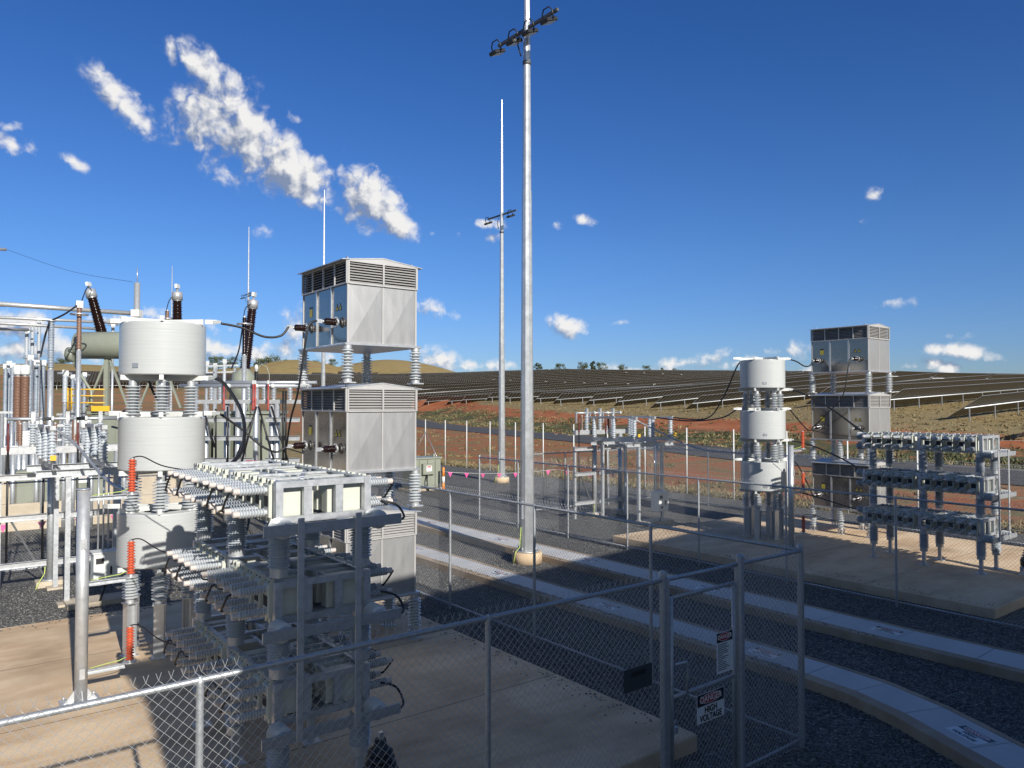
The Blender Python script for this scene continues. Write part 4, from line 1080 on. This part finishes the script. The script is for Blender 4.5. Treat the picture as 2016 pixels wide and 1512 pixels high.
for a, b, Ya, Yb, r, lab in (((-60,594),(262,617),48,55,.16,'thick grey gantry beam running to the gantry column'),((-60,622),(258,637),44,50,.09,'upper thin busbar tube under the gantry beam'),((-60,633),(208,648),42,47,.09,'middle thin busbar tube under the gantry beam'),((-60,646),(56,649),42,45,.09,'lowest and shortest busbar tube at the picture edge'),((-60,489),(12,491),60,62,.12,'white gantry beam end high at the picture edge'),((-60,600),(24,602),62,63,.1,'thin white gantry beam in front of the clouds')):
    p, q = at(*a,Ya), at(*b,Yb)
    tag(place('busbar_tube', MB().tube([(0,0,0), q-p], r, galvB, 12).mesh('busbar_tube'), None, p), lab, 'busbar')
for a, b, ya, yb, Y, lab in ((0,62,812,812,36,'thin white cross beam under the insulators at the picture edge'),(44,112,851,849,29,'thin white cross beam low behind the round sealing end pole'),(108,172,838,836,31,'thin white cross beam between the sealing end and the green conservator'),(112,216,816,812,38,'long thin white cross beam under the green conservator'),(380,470,722,719,44,'pale cross beam behind the bus tubes, right of the topmost coil')):
    p, q = at(a,ya,Y), at(b,yb,Y+.5); c = (p+q)/2; c.z = 0
    t = thing('cross_frame', lab, 'beam', c, 0); part('beam', MB().beam(p-c, q-c, .1, .1, galvB).beam(p-c+Vector((0,.5,-.35)), q-c+Vector((0,.5,-.35)), .08, .08, galv), t)
    for f in (.08,.5,.92): part('leg', MB().box((-.06,-.06,0),(.06,.06,p.z-.06), galv), t, ((p-c)*(1-f)+(q-c)*f)*Vector((1,1,0)))
o = at(267, 800, 55); o.z = 0
t = thing('gantry_column','round gantry column with a spike, above the topmost near coil','column',o,0)
part('shaft', MB().lathe([(.24,0),(.20,at(267,557,55).z)], galvB, 16), t); part('spike', MB().tube([(0,0,at(267,557,55).z),(0,0,at(267,527,55).z)], .03, alum, 6), t); part('clamp', MB().box((-.3,-.3,at(0,624,55).z),(.3,.3,at(0,610,55).z), white), t)
for pts, r, lab in (([(160,595,30),(172,566,31.5),(181,573,33)],.02,'thin black lead looping from the brown arrester to the left bushing head'),
                    ([(154,600,30),(128,618,29),(99,632,28)],.035,'thick dark lead from the brown arrester down to the sealing end'),
                    ([(98,632,28),(88,665,28),(80,702,36)],.035,'pair of dark leads hanging from the sealing end to the insulators'),
                    ([(328,610,38),(334,590,36),(349,577,33)],.02,'thin lead curving up to the middle bushing head'),
                    ([(480,622,30),(484,606,32),(497,596,33)],.02,'thin lead curving up to the leaning right bushing head'),
                    ([(478,640,30),(470,690,30),(456,725,28)],.03,'dark lead dropping from the right arrester to the bus tube'),
                    ([(12,491,62),(140,534,60),(262,555,55)],.012,'thin overhead wire from the gantry to the column top')):
    cable([at(*p) for p in pts], r, lab, name='overhead_lead')
o = at(504, 800, 29); o.z = 0
t = thing('neutral_bushing','small black neutral bushing with a bent pipe beside the green turret','bushing',o,0)
part('post', MB().lathe([(.1,0),(.1,at(504,757,29).z)], galv, 12), t)
place('sheds', insul(.55,.06,.085,10,black,.06,.04,14), t, (0,0,at(504,757,29).z)); part('cap', MB().lathe([(.07,0),(.07,.16),(.03,.22)], white, 12), t, (0,0,at(504,757,29).z+.55))
part('vent_pipe', MB().tube([(.05,0,5.0),(.06,0,5.3),(.2,0,5.5),(.4,0,5.4),(.5,0,5.1),(.5,0,4.0)], .02, green, 6), t)

# ------------------------------------------------------------------ solar trackers
def solar_mats():
    out = []
    for nm, back in (('module_back', True), ('module_glass', False)):
        m, n, l, b = nodes_mat(nm)
        src = n.new('ShaderNodeTexCoord').outputs['Object']; sep = n.new('ShaderNodeSeparateXYZ'); l.new(src, sep.inputs[0])
        def line(x, per, w, off=0.0):
            f = math_(n, l, 'FRACT', math_(n, l, 'DIVIDE', math_(n, l, 'ADD', x, off), per))
            return math_(n, l, 'LESS_THAN', f, w/per)
        a = line(sep.outputs[0], 1.14, .13); c = line(sep.outputs[1], 1.05, .035, .03)
        k = math_(n, l, 'MAXIMUM', a, math_(n, l, 'MULTIPLY', c, .35))
        col = mixc(n, l, k, (.014,.012,.012) if back else (.010,.012,.022), (.40,.39,.38) if back else (.12,.12,.13))
        l.new(col, b.inputs['Base Color']); b.inputs['Roughness'].default_value = .5 if back else .12
        out.append(m)
    return out
PBACK, PGLASS = solar_mats()
TL, TWD, TILT = 89.0, 4.3, 33.0
def tracker_meshes():
    w = TWD/2; M = Matrix.Rotation(R(-TILT), 4, 'X') @ Matrix.Translation((0,0,.16))
    p = MB(); vs = [(0,-w,0),(TL,-w,0),(TL,w,0),(0,w,0),(0,-w,.04),(TL,-w,.04),(TL,w,.04),(0,w,.04)]
    p.add(vs, [(3,2,1,0)], PBACK); p.add(vs, [(4,5,6,7)], PGLASS); p.add(vs, [(0,1,5,4),(1,2,6,5),(2,3,7,6),(3,0,4,7)], alum)
    tube = MB().tube([(-.3,0,0),(TL+.3,0,0)], .085, galvD, 8)
    post = MB().box((-.07,-.05,-1.55), (.07,.05,-.02), galvD)
    leg = MB().tube([(-.3,0,0),(TL+.3,0,0)], .08, galvD, 6)
    for k in range(13): leg.box((1+k*6.9-.07,-.05,-1.55), (1+k*6.9+.07,.05,-.02), galvD)
    return p.mesh('module_array'), tube.mesh('torque_tube'), post.mesh('post'), leg.mesh('tube_and_posts'), M
PM, TM, PO, LG, MT = tracker_meshes()
ENDS = [2052,1900,1752,1608,1480,1365,1293,1219,1162,1097,1058,998,963,912,884,838,800,764,732,700,670,640,612,585,560,535,512,490,470,450,430,410,392,374,356]
def trackers():
    n = 0
    for k, px in enumerate(ENDS):
        v = 34+12.0*(k-1); t_ = (px-1008)/F; d = v/(UX-UY*t_); u = d*(UX*t_+UY)
        j = 0
        while j < 9:
            u0 = u+j*(TL+1.2); p = W(u0, v); q = W(u0+TL, v)
            r = math.hypot(p.x, p.y)
            if r > 520 or n > 285: break
            if math.degrees(math.atan2(p.x, p.y)) > 38: break
            za, zb = ground_z(p.x, p.y)+1.45, ground_z(q.x, q.y)+1.45
            near = j == 0 and 0 <= k <= 9
            lab = 'dark solar tracker table in the rows climbing the hill'
            if near: lab = ['solar tracker table at the picture edge, nearest row of all','nearest long tracker table right of the far steel tower','second tracker table right of the far steel tower, one row back','third tracker table, its end behind the far steel tower','tracker table whose end stands behind the far white coils','tracker table ending just left of the far white coils','tracker table whose end shows above the far disconnector','tracker table whose end shows above the far cable stand','tracker table ending above the gap right of the bright mast','tracker table ending just right of the bright mast'][k]
            t = thing('solar_tracker', lab, 'solar panel', Vector((p.x,p.y,za)), TH, 'solar tracker tables on the hillside' )
            t.rotation_euler = (0, -math.atan2(zb-za, TL), TH)
            o = place('module_array', PM, t); o.matrix_local = MT
            if near:
                place('torque_tube', TM, t)
                for i in range(13): place('post', PO, t, (1+i*6.9,0,0))
            else: place('tube_and_posts', LG, t)
            n += 1; j += 1
    print('MAIN', n)
    for k in range(22):                                     # the block that continues to the left of the yard
        v = 318+12.0*k; t_ = (15-1008)/F; d = v/(UX-UY*t_); u = d*(UX*t_+UY)
        t2 = (352-1008)/F; d2 = v/(UX-UY*t2); u2 = d2*(UX*t2+UY)
        while u < u2-TL*.4 and n < 298:
            p, q = W(u, v), W(u+TL, v); za, zb = ground_z(p.x, p.y)+1.45, ground_z(q.x, q.y)+1.45
            if math.hypot(p.x, p.y) < 520:
                t = thing('solar_tracker', 'dark solar tracker table in the rows climbing the hill', 'solar panel', Vector((p.x,p.y,za)), TH, 'solar tracker tables on the hillside')
                t.rotation_euler = (0, -math.atan2(zb-za, TL), TH)
                place('module_array', PM, t).matrix_local = MT; place('tube_and_posts', LG, t); n += 1
            u += TL+1.2
    return n
NT = trackers(); print('TRACKERS', NT)
# far arrays on the hills, one mass
def far_field():
    mb = MB()
    for k in range(26):
        v = 520+16*k
        for px0, px1 in ((612,742),):
            t0, t1 = (px0-1008)/F, (px1-1008)/F
            N = 10; pts = []
            for i in range(N+1):
                tt = t0+(t1-t0)*i/N; d = v/(UX-UY*tt); x, y = tt*d, d; pts.append((x,y,ground_z(x,y)))
            for a, b in zip(pts, pts[1:]):
                qx = 1008+F*a[0]/a[1]; qy = 794-F*(a[2]-H)/a[1]
                if qy < 737: continue
                mb.add([(a[0],a[1],a[2]+.4),(b[0],b[1],b[2]+.4),(b[0]+1.6,b[1]-2.6,b[2]+3.2),(a[0]+1.6,a[1]-2.6,a[2]+3.2)], [(0,1,2,3)], PBACKF)
    o = part('solar_field', mb, None); o['kind'] = 'stuff'; o['label'] = 'far off dark solar rows on the hill flank'
PBACKF = mat('hazed_far_modules', (.065,.066,.075), .6)  # paler, bluer module colour: distance haze painted into it
far_field()

# ------------------------------------------------------------------ trees and grass
def tree_meshes(seed, h, w, m, clumps=16, leaves=110, lean=0):
    rd = random.Random(seed); tr = MB()
    tr.tube([(0,0,-.5),(rd.uniform(-.1,.1)*w,0,h*.25),(rd.uniform(-.1,.1)*w,rd.uniform(-.1,.1)*w,h*.6)], [h*.035,h*.026,h*.012], bark, 7)
    cs = []
    for k in range(clumps):
        a = rd.uniform(0,2*math.pi); rr = w*.5*math.sqrt(rd.random())*.85; z = h*rd.uniform(.32,.92)
        f = math.sin(math.pi*min(1,max(0,(z/h-.15)/.85)))**.6
        c = Vector((rr*f*math.cos(a), rr*f*math.sin(a), z)); cs.append(c)
        tr.tube([(0,0,h*rd.uniform(.2,.45)), c*.6+Vector((0,0,h*.12)), c], [h*.012,h*.008,h*.003], bark, 5)
    cr = MB(); vs = []; fs = []
    for c in cs:
        R0 = w*rd.uniform(.11,.2)
        for i in range(leaves):
            d = Vector((rd.gauss(0,1),rd.gauss(0,1),rd.gauss(0,.7))); d = d.normalized()*R0*rd.random()**.4
            p = c+d; s_ = h*rd.uniform(.018,.035)
            x = Vector((rd.gauss(0,1),rd.gauss(0,1),rd.gauss(0,1))).normalized(); y = x.cross(Vector((rd.gauss(0,1),rd.gauss(0,1),rd.gauss(0,1)))).normalized()
            o = len(vs); vs += [p-x*s_, p+y*s_*.6, p+x*s_, p-y*s_*.6]; fs.append((o,o+1,o+2,o+3))
    cr.add(vs, fs, m); return tr.mesh('trunk'), cr.mesh('crown')
TREES = [tree_meshes(1,12,13,leafA), tree_meshes(2,13,10,leafB), tree_meshes(3,11,14,leafA,20), tree_meshes(4,16,7,leafB,20), tree_meshes(5,9,10,leafB,12)]
def tree(px, ytop, d, hpx, kind, label):
    """crown top at (px, ytop), hpx tall in the photograph, d metres off"""
    t_ = (px-1008)/F; x, y = t_*d, d; z = ground_z(x, y); hh = hpx*d/F
    ztop = at(px, ytop, d).z; z0 = min(z, ztop-hh*.9) if z > ztop-hh*.5 else z
    z0 = ztop-hh
    if z < z0: hh = ztop-z
    t = thing('gum_tree', label, 'tree', Vector((x,y,min(z,z0))), random.uniform(0,6), 'trees on the hills')
    s_ = hh/[12,13,11,16,9][kind]
    tr, cr = TREES[kind]; place('trunk', tr, t, scale=(s_,)*3); place('crown', cr, t, scale=(s_,)*3)
for a in [(540,699,870,46,0,'largest gum tree in the clump left of the near steel tower'),(518,705,870,36,2,'broad gum tree on the left of the hillside clump'),(562,708,865,36,1,'gum tree on the right of the hillside clump'),(505,712,870,30,4,'low gum tree at the left foot of the hillside clump'),(575,722,850,24,1,'small gum tree right of the hillside clump'),
          (463,702,940,20,4,'small round gum tree right of the topmost near coil'),(448,704,940,20,0,'second small gum tree right of the topmost near coil'),(430,702,950,16,2,'small gum tree on the ridge behind the green turret'),(418,703,950,16,4,'leftmost small gum tree on the ridge behind the bus tubes'),(412,724,880,22,2,'dark gum tree low behind the grey insulators'),(432,728,880,20,1,'dark gum tree behind the bushing turret'),(455,722,880,28,0,'gum tree just left of the leaning right bushing'),
          (623,709,1050,11,4,'tiny lone tree on the ridge left of the lightning mast'),(653,707,1050,15,2,'tiny lone tree on the ridge right of the lightning mast'),(648,724,900,20,2,'bushy tree below the topmost enclosure, before the far rows'),
          (125,706,900,30,2,'wide dark tree on the far ridge behind the sealing end'),(112,712,900,24,0,'smaller dark tree beside the wide one on the far ridge'),
          (1058,714,520,16,1,'tree on the skyline just right of the bright mast'),(1103,716,520,14,2,'low tree on the skyline above the far cable stand'),(1146,712,520,17,0,'round tree of the skyline trio'),(1167,709,520,21,3,'pointed dark tree of the skyline trio'),(1183,714,520,16,2,'spreading tree of the skyline trio'),(1226,717,520,12,0,'lone round tree on the skyline right of the trio'),(1272,720,520,10,2,'flat low tree on the skyline before the far coils'),(1305,724,520,6,4,'tiny bush on the skyline near the far coils'),(1330,725,520,5,4,'smallest bush on the skyline near the far coils')]:
    tree(*a)
def grass():
    rd = random.Random(3); groups = {}
    ga = mat('straw_grass', (.26,.20,.10), .9); gb = mat('green_weed', (.075,.085,.035), .9); gc = mat('olive_weed', (.15,.135,.065), .9)
    vs = {0:[],1:[],2:[]}
    def tuft(x, y, h, w, k):
        z = ground_z(x, y)
        for i in range(6):
            a = rd.uniform(0,6.28); dx, dy = math.cos(a)*w, math.sin(a)*w; b = rd.uniform(0,6.28); q = w*.35
            px, py = x+dx*rd.random(), y+dy*rd.random()
            vs[k] += [(px-math.cos(b)*q,py-math.sin(b)*q,z-.03),(px+math.cos(b)*q,py+math.sin(b)*q,z-.03),(px+dx*.7,py+dy*.7,z+h*rd.uniform(.5,1))]
    for i in range(4200):                                              # rim of the gravel
        u = 26.6+abs(rd.gauss(0,1.1)); v = rd.uniform(4,60); p = W(u,v); tuft(p.x,p.y,rd.uniform(.06,.2),.12,0 if rd.random()<.7 else 2)
    for i in range(2600):                                              # patches before the road
        v = rd.uniform(0,95); u = rd.uniform(28, road_u(v)-.5); p = W(u,v)
        if math.sin(u*.7+v*.23)+math.sin(v*.41-u*.2)+rd.gauss(0,.5) > .7: tuft(p.x,p.y,rd.uniform(.08,.28),.2,rd.choice((0,2,2)))
    for i in range(5200):                                              # weeds beyond the road
        v = rd.uniform(0,190); d = rd.uniform(10,24)+rd.gauss(0,2); p = W(road_u(v)+d,v)
        if math.sin(v*.13+d*.4)+math.sin(v*.31)+rd.gauss(0,.6) > -.1: tuft(p.x,p.y,rd.uniform(.12,.45),.3,rd.choice((1,1,2,0)))
    for i in range(5500):                                              # dry grass under the trackers
        t_ = rd.uniform(-.12,.72); d = rd.uniform(62,200); x = t_*d
        u, v = toUV(x,d)
        if v < 5 or u-road_u(v) < 28: continue
        tuft(x,d,rd.uniform(.08,.28),.3,0 if rd.random()<.75 else 2)
    mb = MB()
    for k, m in ((0,ga),(1,gb),(2,gc)):
        n = len(vs[k])//3; mb.add(vs[k], [(3*i,3*i+1,3*i+2) for i in range(n)], m)
    o = part('grass', mb, None); o['kind'] = 'stuff'; o['label'] = 'dry grass and weeds on the red soil'
grass()

# ------------------------------------------------------------------ the building behind the camera, whose shadow falls across the yard
bl = thing('control_building', 'tall switch room building whose shadow lies across the yard', 'building', W(.79,-.67,0), TH)
def skew(a, b, m, z0=None):                      # a block whose top follows the single-pitch roof
    mb = MB().box(a, b, m); k = .068
    mb.v = [(x,y,z+(k*x if (z0 is None or z > z0) else 0)) for x,y,z in mb.v]; return mb
part('wall', skew((.15,-12,0),(16.45,-.15,6.22), wallm, 1), bl); part('roof', skew((0,-12.2,6.24),(16.6,0,6.4), galv), bl)

# ------------------------------------------------------------------ light, sky, camera
EL, AZS = R(25.5), R(31.2)                      # sun behind the camera, 31 degrees to its right
sd = Vector((math.sin(AZS)*math.cos(EL), -math.cos(AZS)*math.cos(EL), math.sin(EL)))
su = bpy.data.lights.new('sun', 'SUN'); su.energy = 4.6; su.angle = R(.55); su.color = (1,.955,.88)
so = bpy.data.objects.new('sun', su); C.objects.link(so); so.rotation_euler = sd.to_track_quat('Z','Y').to_euler()
w = bpy.data.worlds.new('World'); S.world = w; w.use_nodes = True
n, l = w.node_tree.nodes, w.node_tree.links
bg = n['Background']
sky = n.new('ShaderNodeTexSky'); sky.sky_type = 'NISHITA'; sky.sun_disc = False; sky.sun_elevation = EL; sky.sun_rotation = math.pi-AZS
sky.altitude = 300; sky.air_density = 1.0; sky.dust_density = .4; sky.ozone_density = 1.6
SKYS = .066
bg.inputs['Strength'].default_value = SKYS
dirv = n.new('ShaderNodeTexCoord').outputs['Generated']
sp_ = n.new('ShaderNodeSeparateXYZ'); l.new(dirv, sp_.inputs[0])
az = math_(n, l, 'ARCTAN2', sp_.outputs[0], sp_.outputs[1]); el = math_(n, l, 'ARCSINE', sp_.outputs[2])
def cloud_blobs(x, y):
    acc = None
    for px, py, rx, ry, rot, k in CLOUDS:
        t_ = (px-1008)/F; a0 = math.atan(t_); e0 = math.atan((794-py)/F/math.sqrt(1+t_*t_))
        sc = 1/(F*math.sqrt(1+t_*t_)); ca, sa = math.cos(R(rot)), math.sin(R(rot))
        dx = math_(n, l, 'SUBTRACT', x, a0); dy = math_(n, l, 'SUBTRACT', y, e0)
        p = math_(n, l, 'MULTIPLY_ADD', dx, ca/(rx*sc), math_(n, l, 'MULTIPLY', dy, sa/(rx*sc)))
        q = math_(n, l, 'MULTIPLY_ADD', dx, -sa/(ry*sc), math_(n, l, 'MULTIPLY', dy, ca/(ry*sc)))
        r2 = math_(n, l, 'MULTIPLY_ADD', p, p, math_(n, l, 'MULTIPLY', q, q))
        if py > 590: k *= .78
        v = math_(n, l, 'MULTIPLY', math_(n, l, 'SUBTRACT', 1.0, math_(n, l, 'POWER', r2, .5)), k)
        acc = v if acc is None else math_(n, l, 'MAXIMUM', acc, v)
    return acc
# (px, py, half width, half height, tilt up to the right, strength)
CLOUDS = [(385,125,75,42,-25,1.0),(420,215,85,95,-40,1.1),(480,260,130,70,-40,1.15),(560,325,120,62,-38,1.15),(610,345,60,45,-35,1.0),(370,255,60,40,0,.6),(420,310,70,40,-30,.45),
          (232,195,85,38,-40,1.0),(262,228,45,28,-30,.9),(20,283,55,26,-8,.9),(12,245,30,14,0,.5),(138,314,34,13,-30,.5),
          (735,390,95,58,-42,1.15),(770,430,70,36,-35,1.0),(712,420,55,40,-10,.8),(755,345,70,20,-35,.35),
          (1147,430,32,14,-18,.75),(1095,440,16,10,0,.5),(1731,378,26,14,10,.7),(1688,434,16,8,0,.3),(960,437,40,12,-5,.6),(905,458,18,13,0,.5),(970,468,18,12,0,.5),(850,457,12,8,0,.4),(575,226,22,9,-30,.35),(520,452,22,12,0,.3),
          (1115,642,52,26,-15,1.0),(1215,635,22,9,10,.5),(860,610,52,22,-8,.85),(1760,594,40,10,0,.35),
          (1900,694,90,20,-10,.9),(1850,687,38,16,-10,.9),(1855,662,45,8,0,.35),(1415,704,45,20,0,.85),(1460,715,60,18,0,.8),(1330,716,90,14,0,.8),(960,718,80,16,0,.85),(860,712,60,30,-10,.9),(840,690,40,18,0,.7),(790,735,150,20,0,.7),
          (30,640,100,40,0,.9),(130,690,100,40,0,.9),(20,690,120,45,0,.9),(300,618,40,20,0,.8),(230,630,70,14,0,.7),(420,690,90,30,0,.8),(500,700,90,30,-10,.85),(590,640,40,50,0,.7),(560,690,60,30,0,.7),(650,700,60,25,0,.7),
          (1560,690,60,20,0,.6),(1850,720,50,16,-15,.8),(1800,722,60,12,0,.7),(1620,735,120,18,0,.6),(1960,740,120,14,0,.5),(1260,728,140,14,0,.6),(1700,700,60,14,0,.5),(430,650,60,16,0,.4)]
cv = n.new('ShaderNodeCombineXYZ'); l.new(az, cv.inputs[0]); l.new(el, cv.inputs[1])
def cnoise(vec, sc, det, ro):
    t_ = n.new('ShaderNodeTexNoise'); t_.noise_dimensions = '2D'; t_.inputs['Scale'].default_value = sc; t_.inputs['Detail'].default_value = det; t_.inputs['Roughness'].default_value = ro
    l.new(vec, t_.inputs['Vector']); return t_.outputs['Fac']
def voff(dx, dy):
    a_ = n.new('ShaderNodeVectorMath'); a_.operation = 'ADD'; l.new(cv.outputs[0], a_.inputs[0]); a_.inputs[1].default_value = (dx,dy,0); return a_.outputs[0]
def puffs(vec):
    q = n.new('ShaderNodeTexNoise'); q.noise_dimensions = '2D'; q.inputs['Scale'].default_value = 38; q.inputs['Detail'].default_value = 2; l.new(vec, q.inputs['Vector'])
    w_ = n.new('ShaderNodeVectorMath'); w_.operation = 'MULTIPLY_ADD'; l.new(q.outputs['Color'], w_.inputs[0]); w_.inputs[1].default_value = (.022,.022,0); l.new(vec, w_.inputs[2])
    o_ = n.new('ShaderNodeTexVoronoi'); o_.voronoi_dimensions = '2D'; o_.feature = 'SMOOTH_F1'; o_.inputs['Scale'].default_value = 42; o_.inputs['Smoothness'].default_value = .35
    o_.inputs['Detail'].default_value = 2; o_.inputs['Roughness'].default_value = .52; o_.inputs['Lacunarity'].default_value = 2.2; o_.normalize = True
    l.new(w_.outputs[0], o_.inputs['Vector']); return o_.outputs['Distance']
def density(x, y, vec):
    B = cloud_blobs(x, y)
    d_ = math_(n, l, 'ADD', B, math_(n, l, 'MULTIPLY', math_(n, l, 'SUBTRACT', .30, puffs(vec)), 1.5))
    return B, math_(n, l, 'ADD', d_, math_(n, l, 'MULTIPLY', math_(n, l, 'SUBTRACT', cnoise(vec, 20, 9, .6), .5), 1.5))
B0, dens = density(az, el, cv.outputs[0])
OX, OY = .010, .012
B1, dens1 = density(math_(n, l, 'ADD', az, OX), math_(n, l, 'ADD', el, OY), voff(OX, OY))
mr = n.new('ShaderNodeMapRange'); mr.interpolation_type = 'SMOOTHSTEP'; l.new(dens, mr.inputs['Value']); mr.inputs['From Min'].default_value = .02; mr.inputs['From Max'].default_value = .80
gate = n.new('ShaderNodeMapRange'); l.new(B0, gate.inputs['Value']); gate.inputs['From Min'].default_value = -.20; gate.inputs['From Max'].default_value = .2
alpha = math_(n, l, 'MULTIPLY', mr.outputs[0], gate.outputs[0])
# the sun stands up to the right: where the cloud thickens towards it, the near side is grey
sh = math_(n, l, 'SUBTRACT', dens, dens1)
lit = n.new('ShaderNodeMapRange'); l.new(sh, lit.inputs['Value']); lit.inputs['From Min'].default_value = -.34; lit.inputs['From Max'].default_value = .40
K = 1/SKYS
ccol = mixc(n, l, lit.outputs[0], (.17*K,.215*K,.32*K), (.66*K,.655*K,.65*K))
hs = n.new('ShaderNodeHueSaturation'); hs.inputs['Saturation'].default_value = 1.1; hs.inputs['Value'].default_value = 1.0; l.new(sky.outputs[0], hs.inputs['Color'])
SKYOUT = hs.outputs[0]
eln = math_(n, l, 'DIVIDE', el, .62, clamp=True)
tint_sky = mixc(n, l, 1.0, SKYOUT, ramp(n, l, eln, [(0,(.56,.74,1.16)),(.11,(.50,.72,1.22)),(.31,(.47,.755,1.24)),(.74,(.33,.66,1.2)),(1,(.30,.64,1.2))]), 'MULTIPLY')
dt = n.new('ShaderNodeVectorMath'); dt.operation = 'DOT_PRODUCT'; l.new(dirv, dt.inputs[0]); dt.inputs[1].default_value = tuple(sd)
sside = n.new('ShaderNodeMapRange'); sside.interpolation_type = 'SMOOTHSTEP'; l.new(dt.outputs['Value'], sside.inputs['Value']); sside.inputs['From Min'].default_value = .15; sside.inputs['From Max'].default_value = .6
tint_sky = mixc(n, l, sside.outputs[0], tint_sky, SKYOUT)          # the sky pales towards the sun
mx = mixc(n, l, alpha, tint_sky, ccol)
l.new(mx, bg.inputs['Color'])
cam = bpy.data.cameras.new('camera'); cam.sensor_width = 36; cam.lens = F/2016*36; cam.clip_end = 6000; cam.clip_start = .05
co = bpy.data.objects.new('camera', cam); C.objects.link(co); co.location = (0,0,H); co.rotation_euler = (R(90)+PITCH,0,0)
S.camera = co
S.view_settings.view_transform = 'Standard'; S.view_settings.look = 'None'; S.view_settings.exposure = .42; S.view_settings.gamma = 1
S.cycles.use_denoising = True; S.cycles.denoiser = 'OPENIMAGEDENOISE'; S.cycles.denoising_input_passes = 'RGB_ALBEDO_NORMAL'; S.cycles.denoising_prefilter = 'NONE'
S.cycles.max_bounces = 6; S.cycles.diffuse_bounces = 3; S.cycles.glossy_bounces = 3
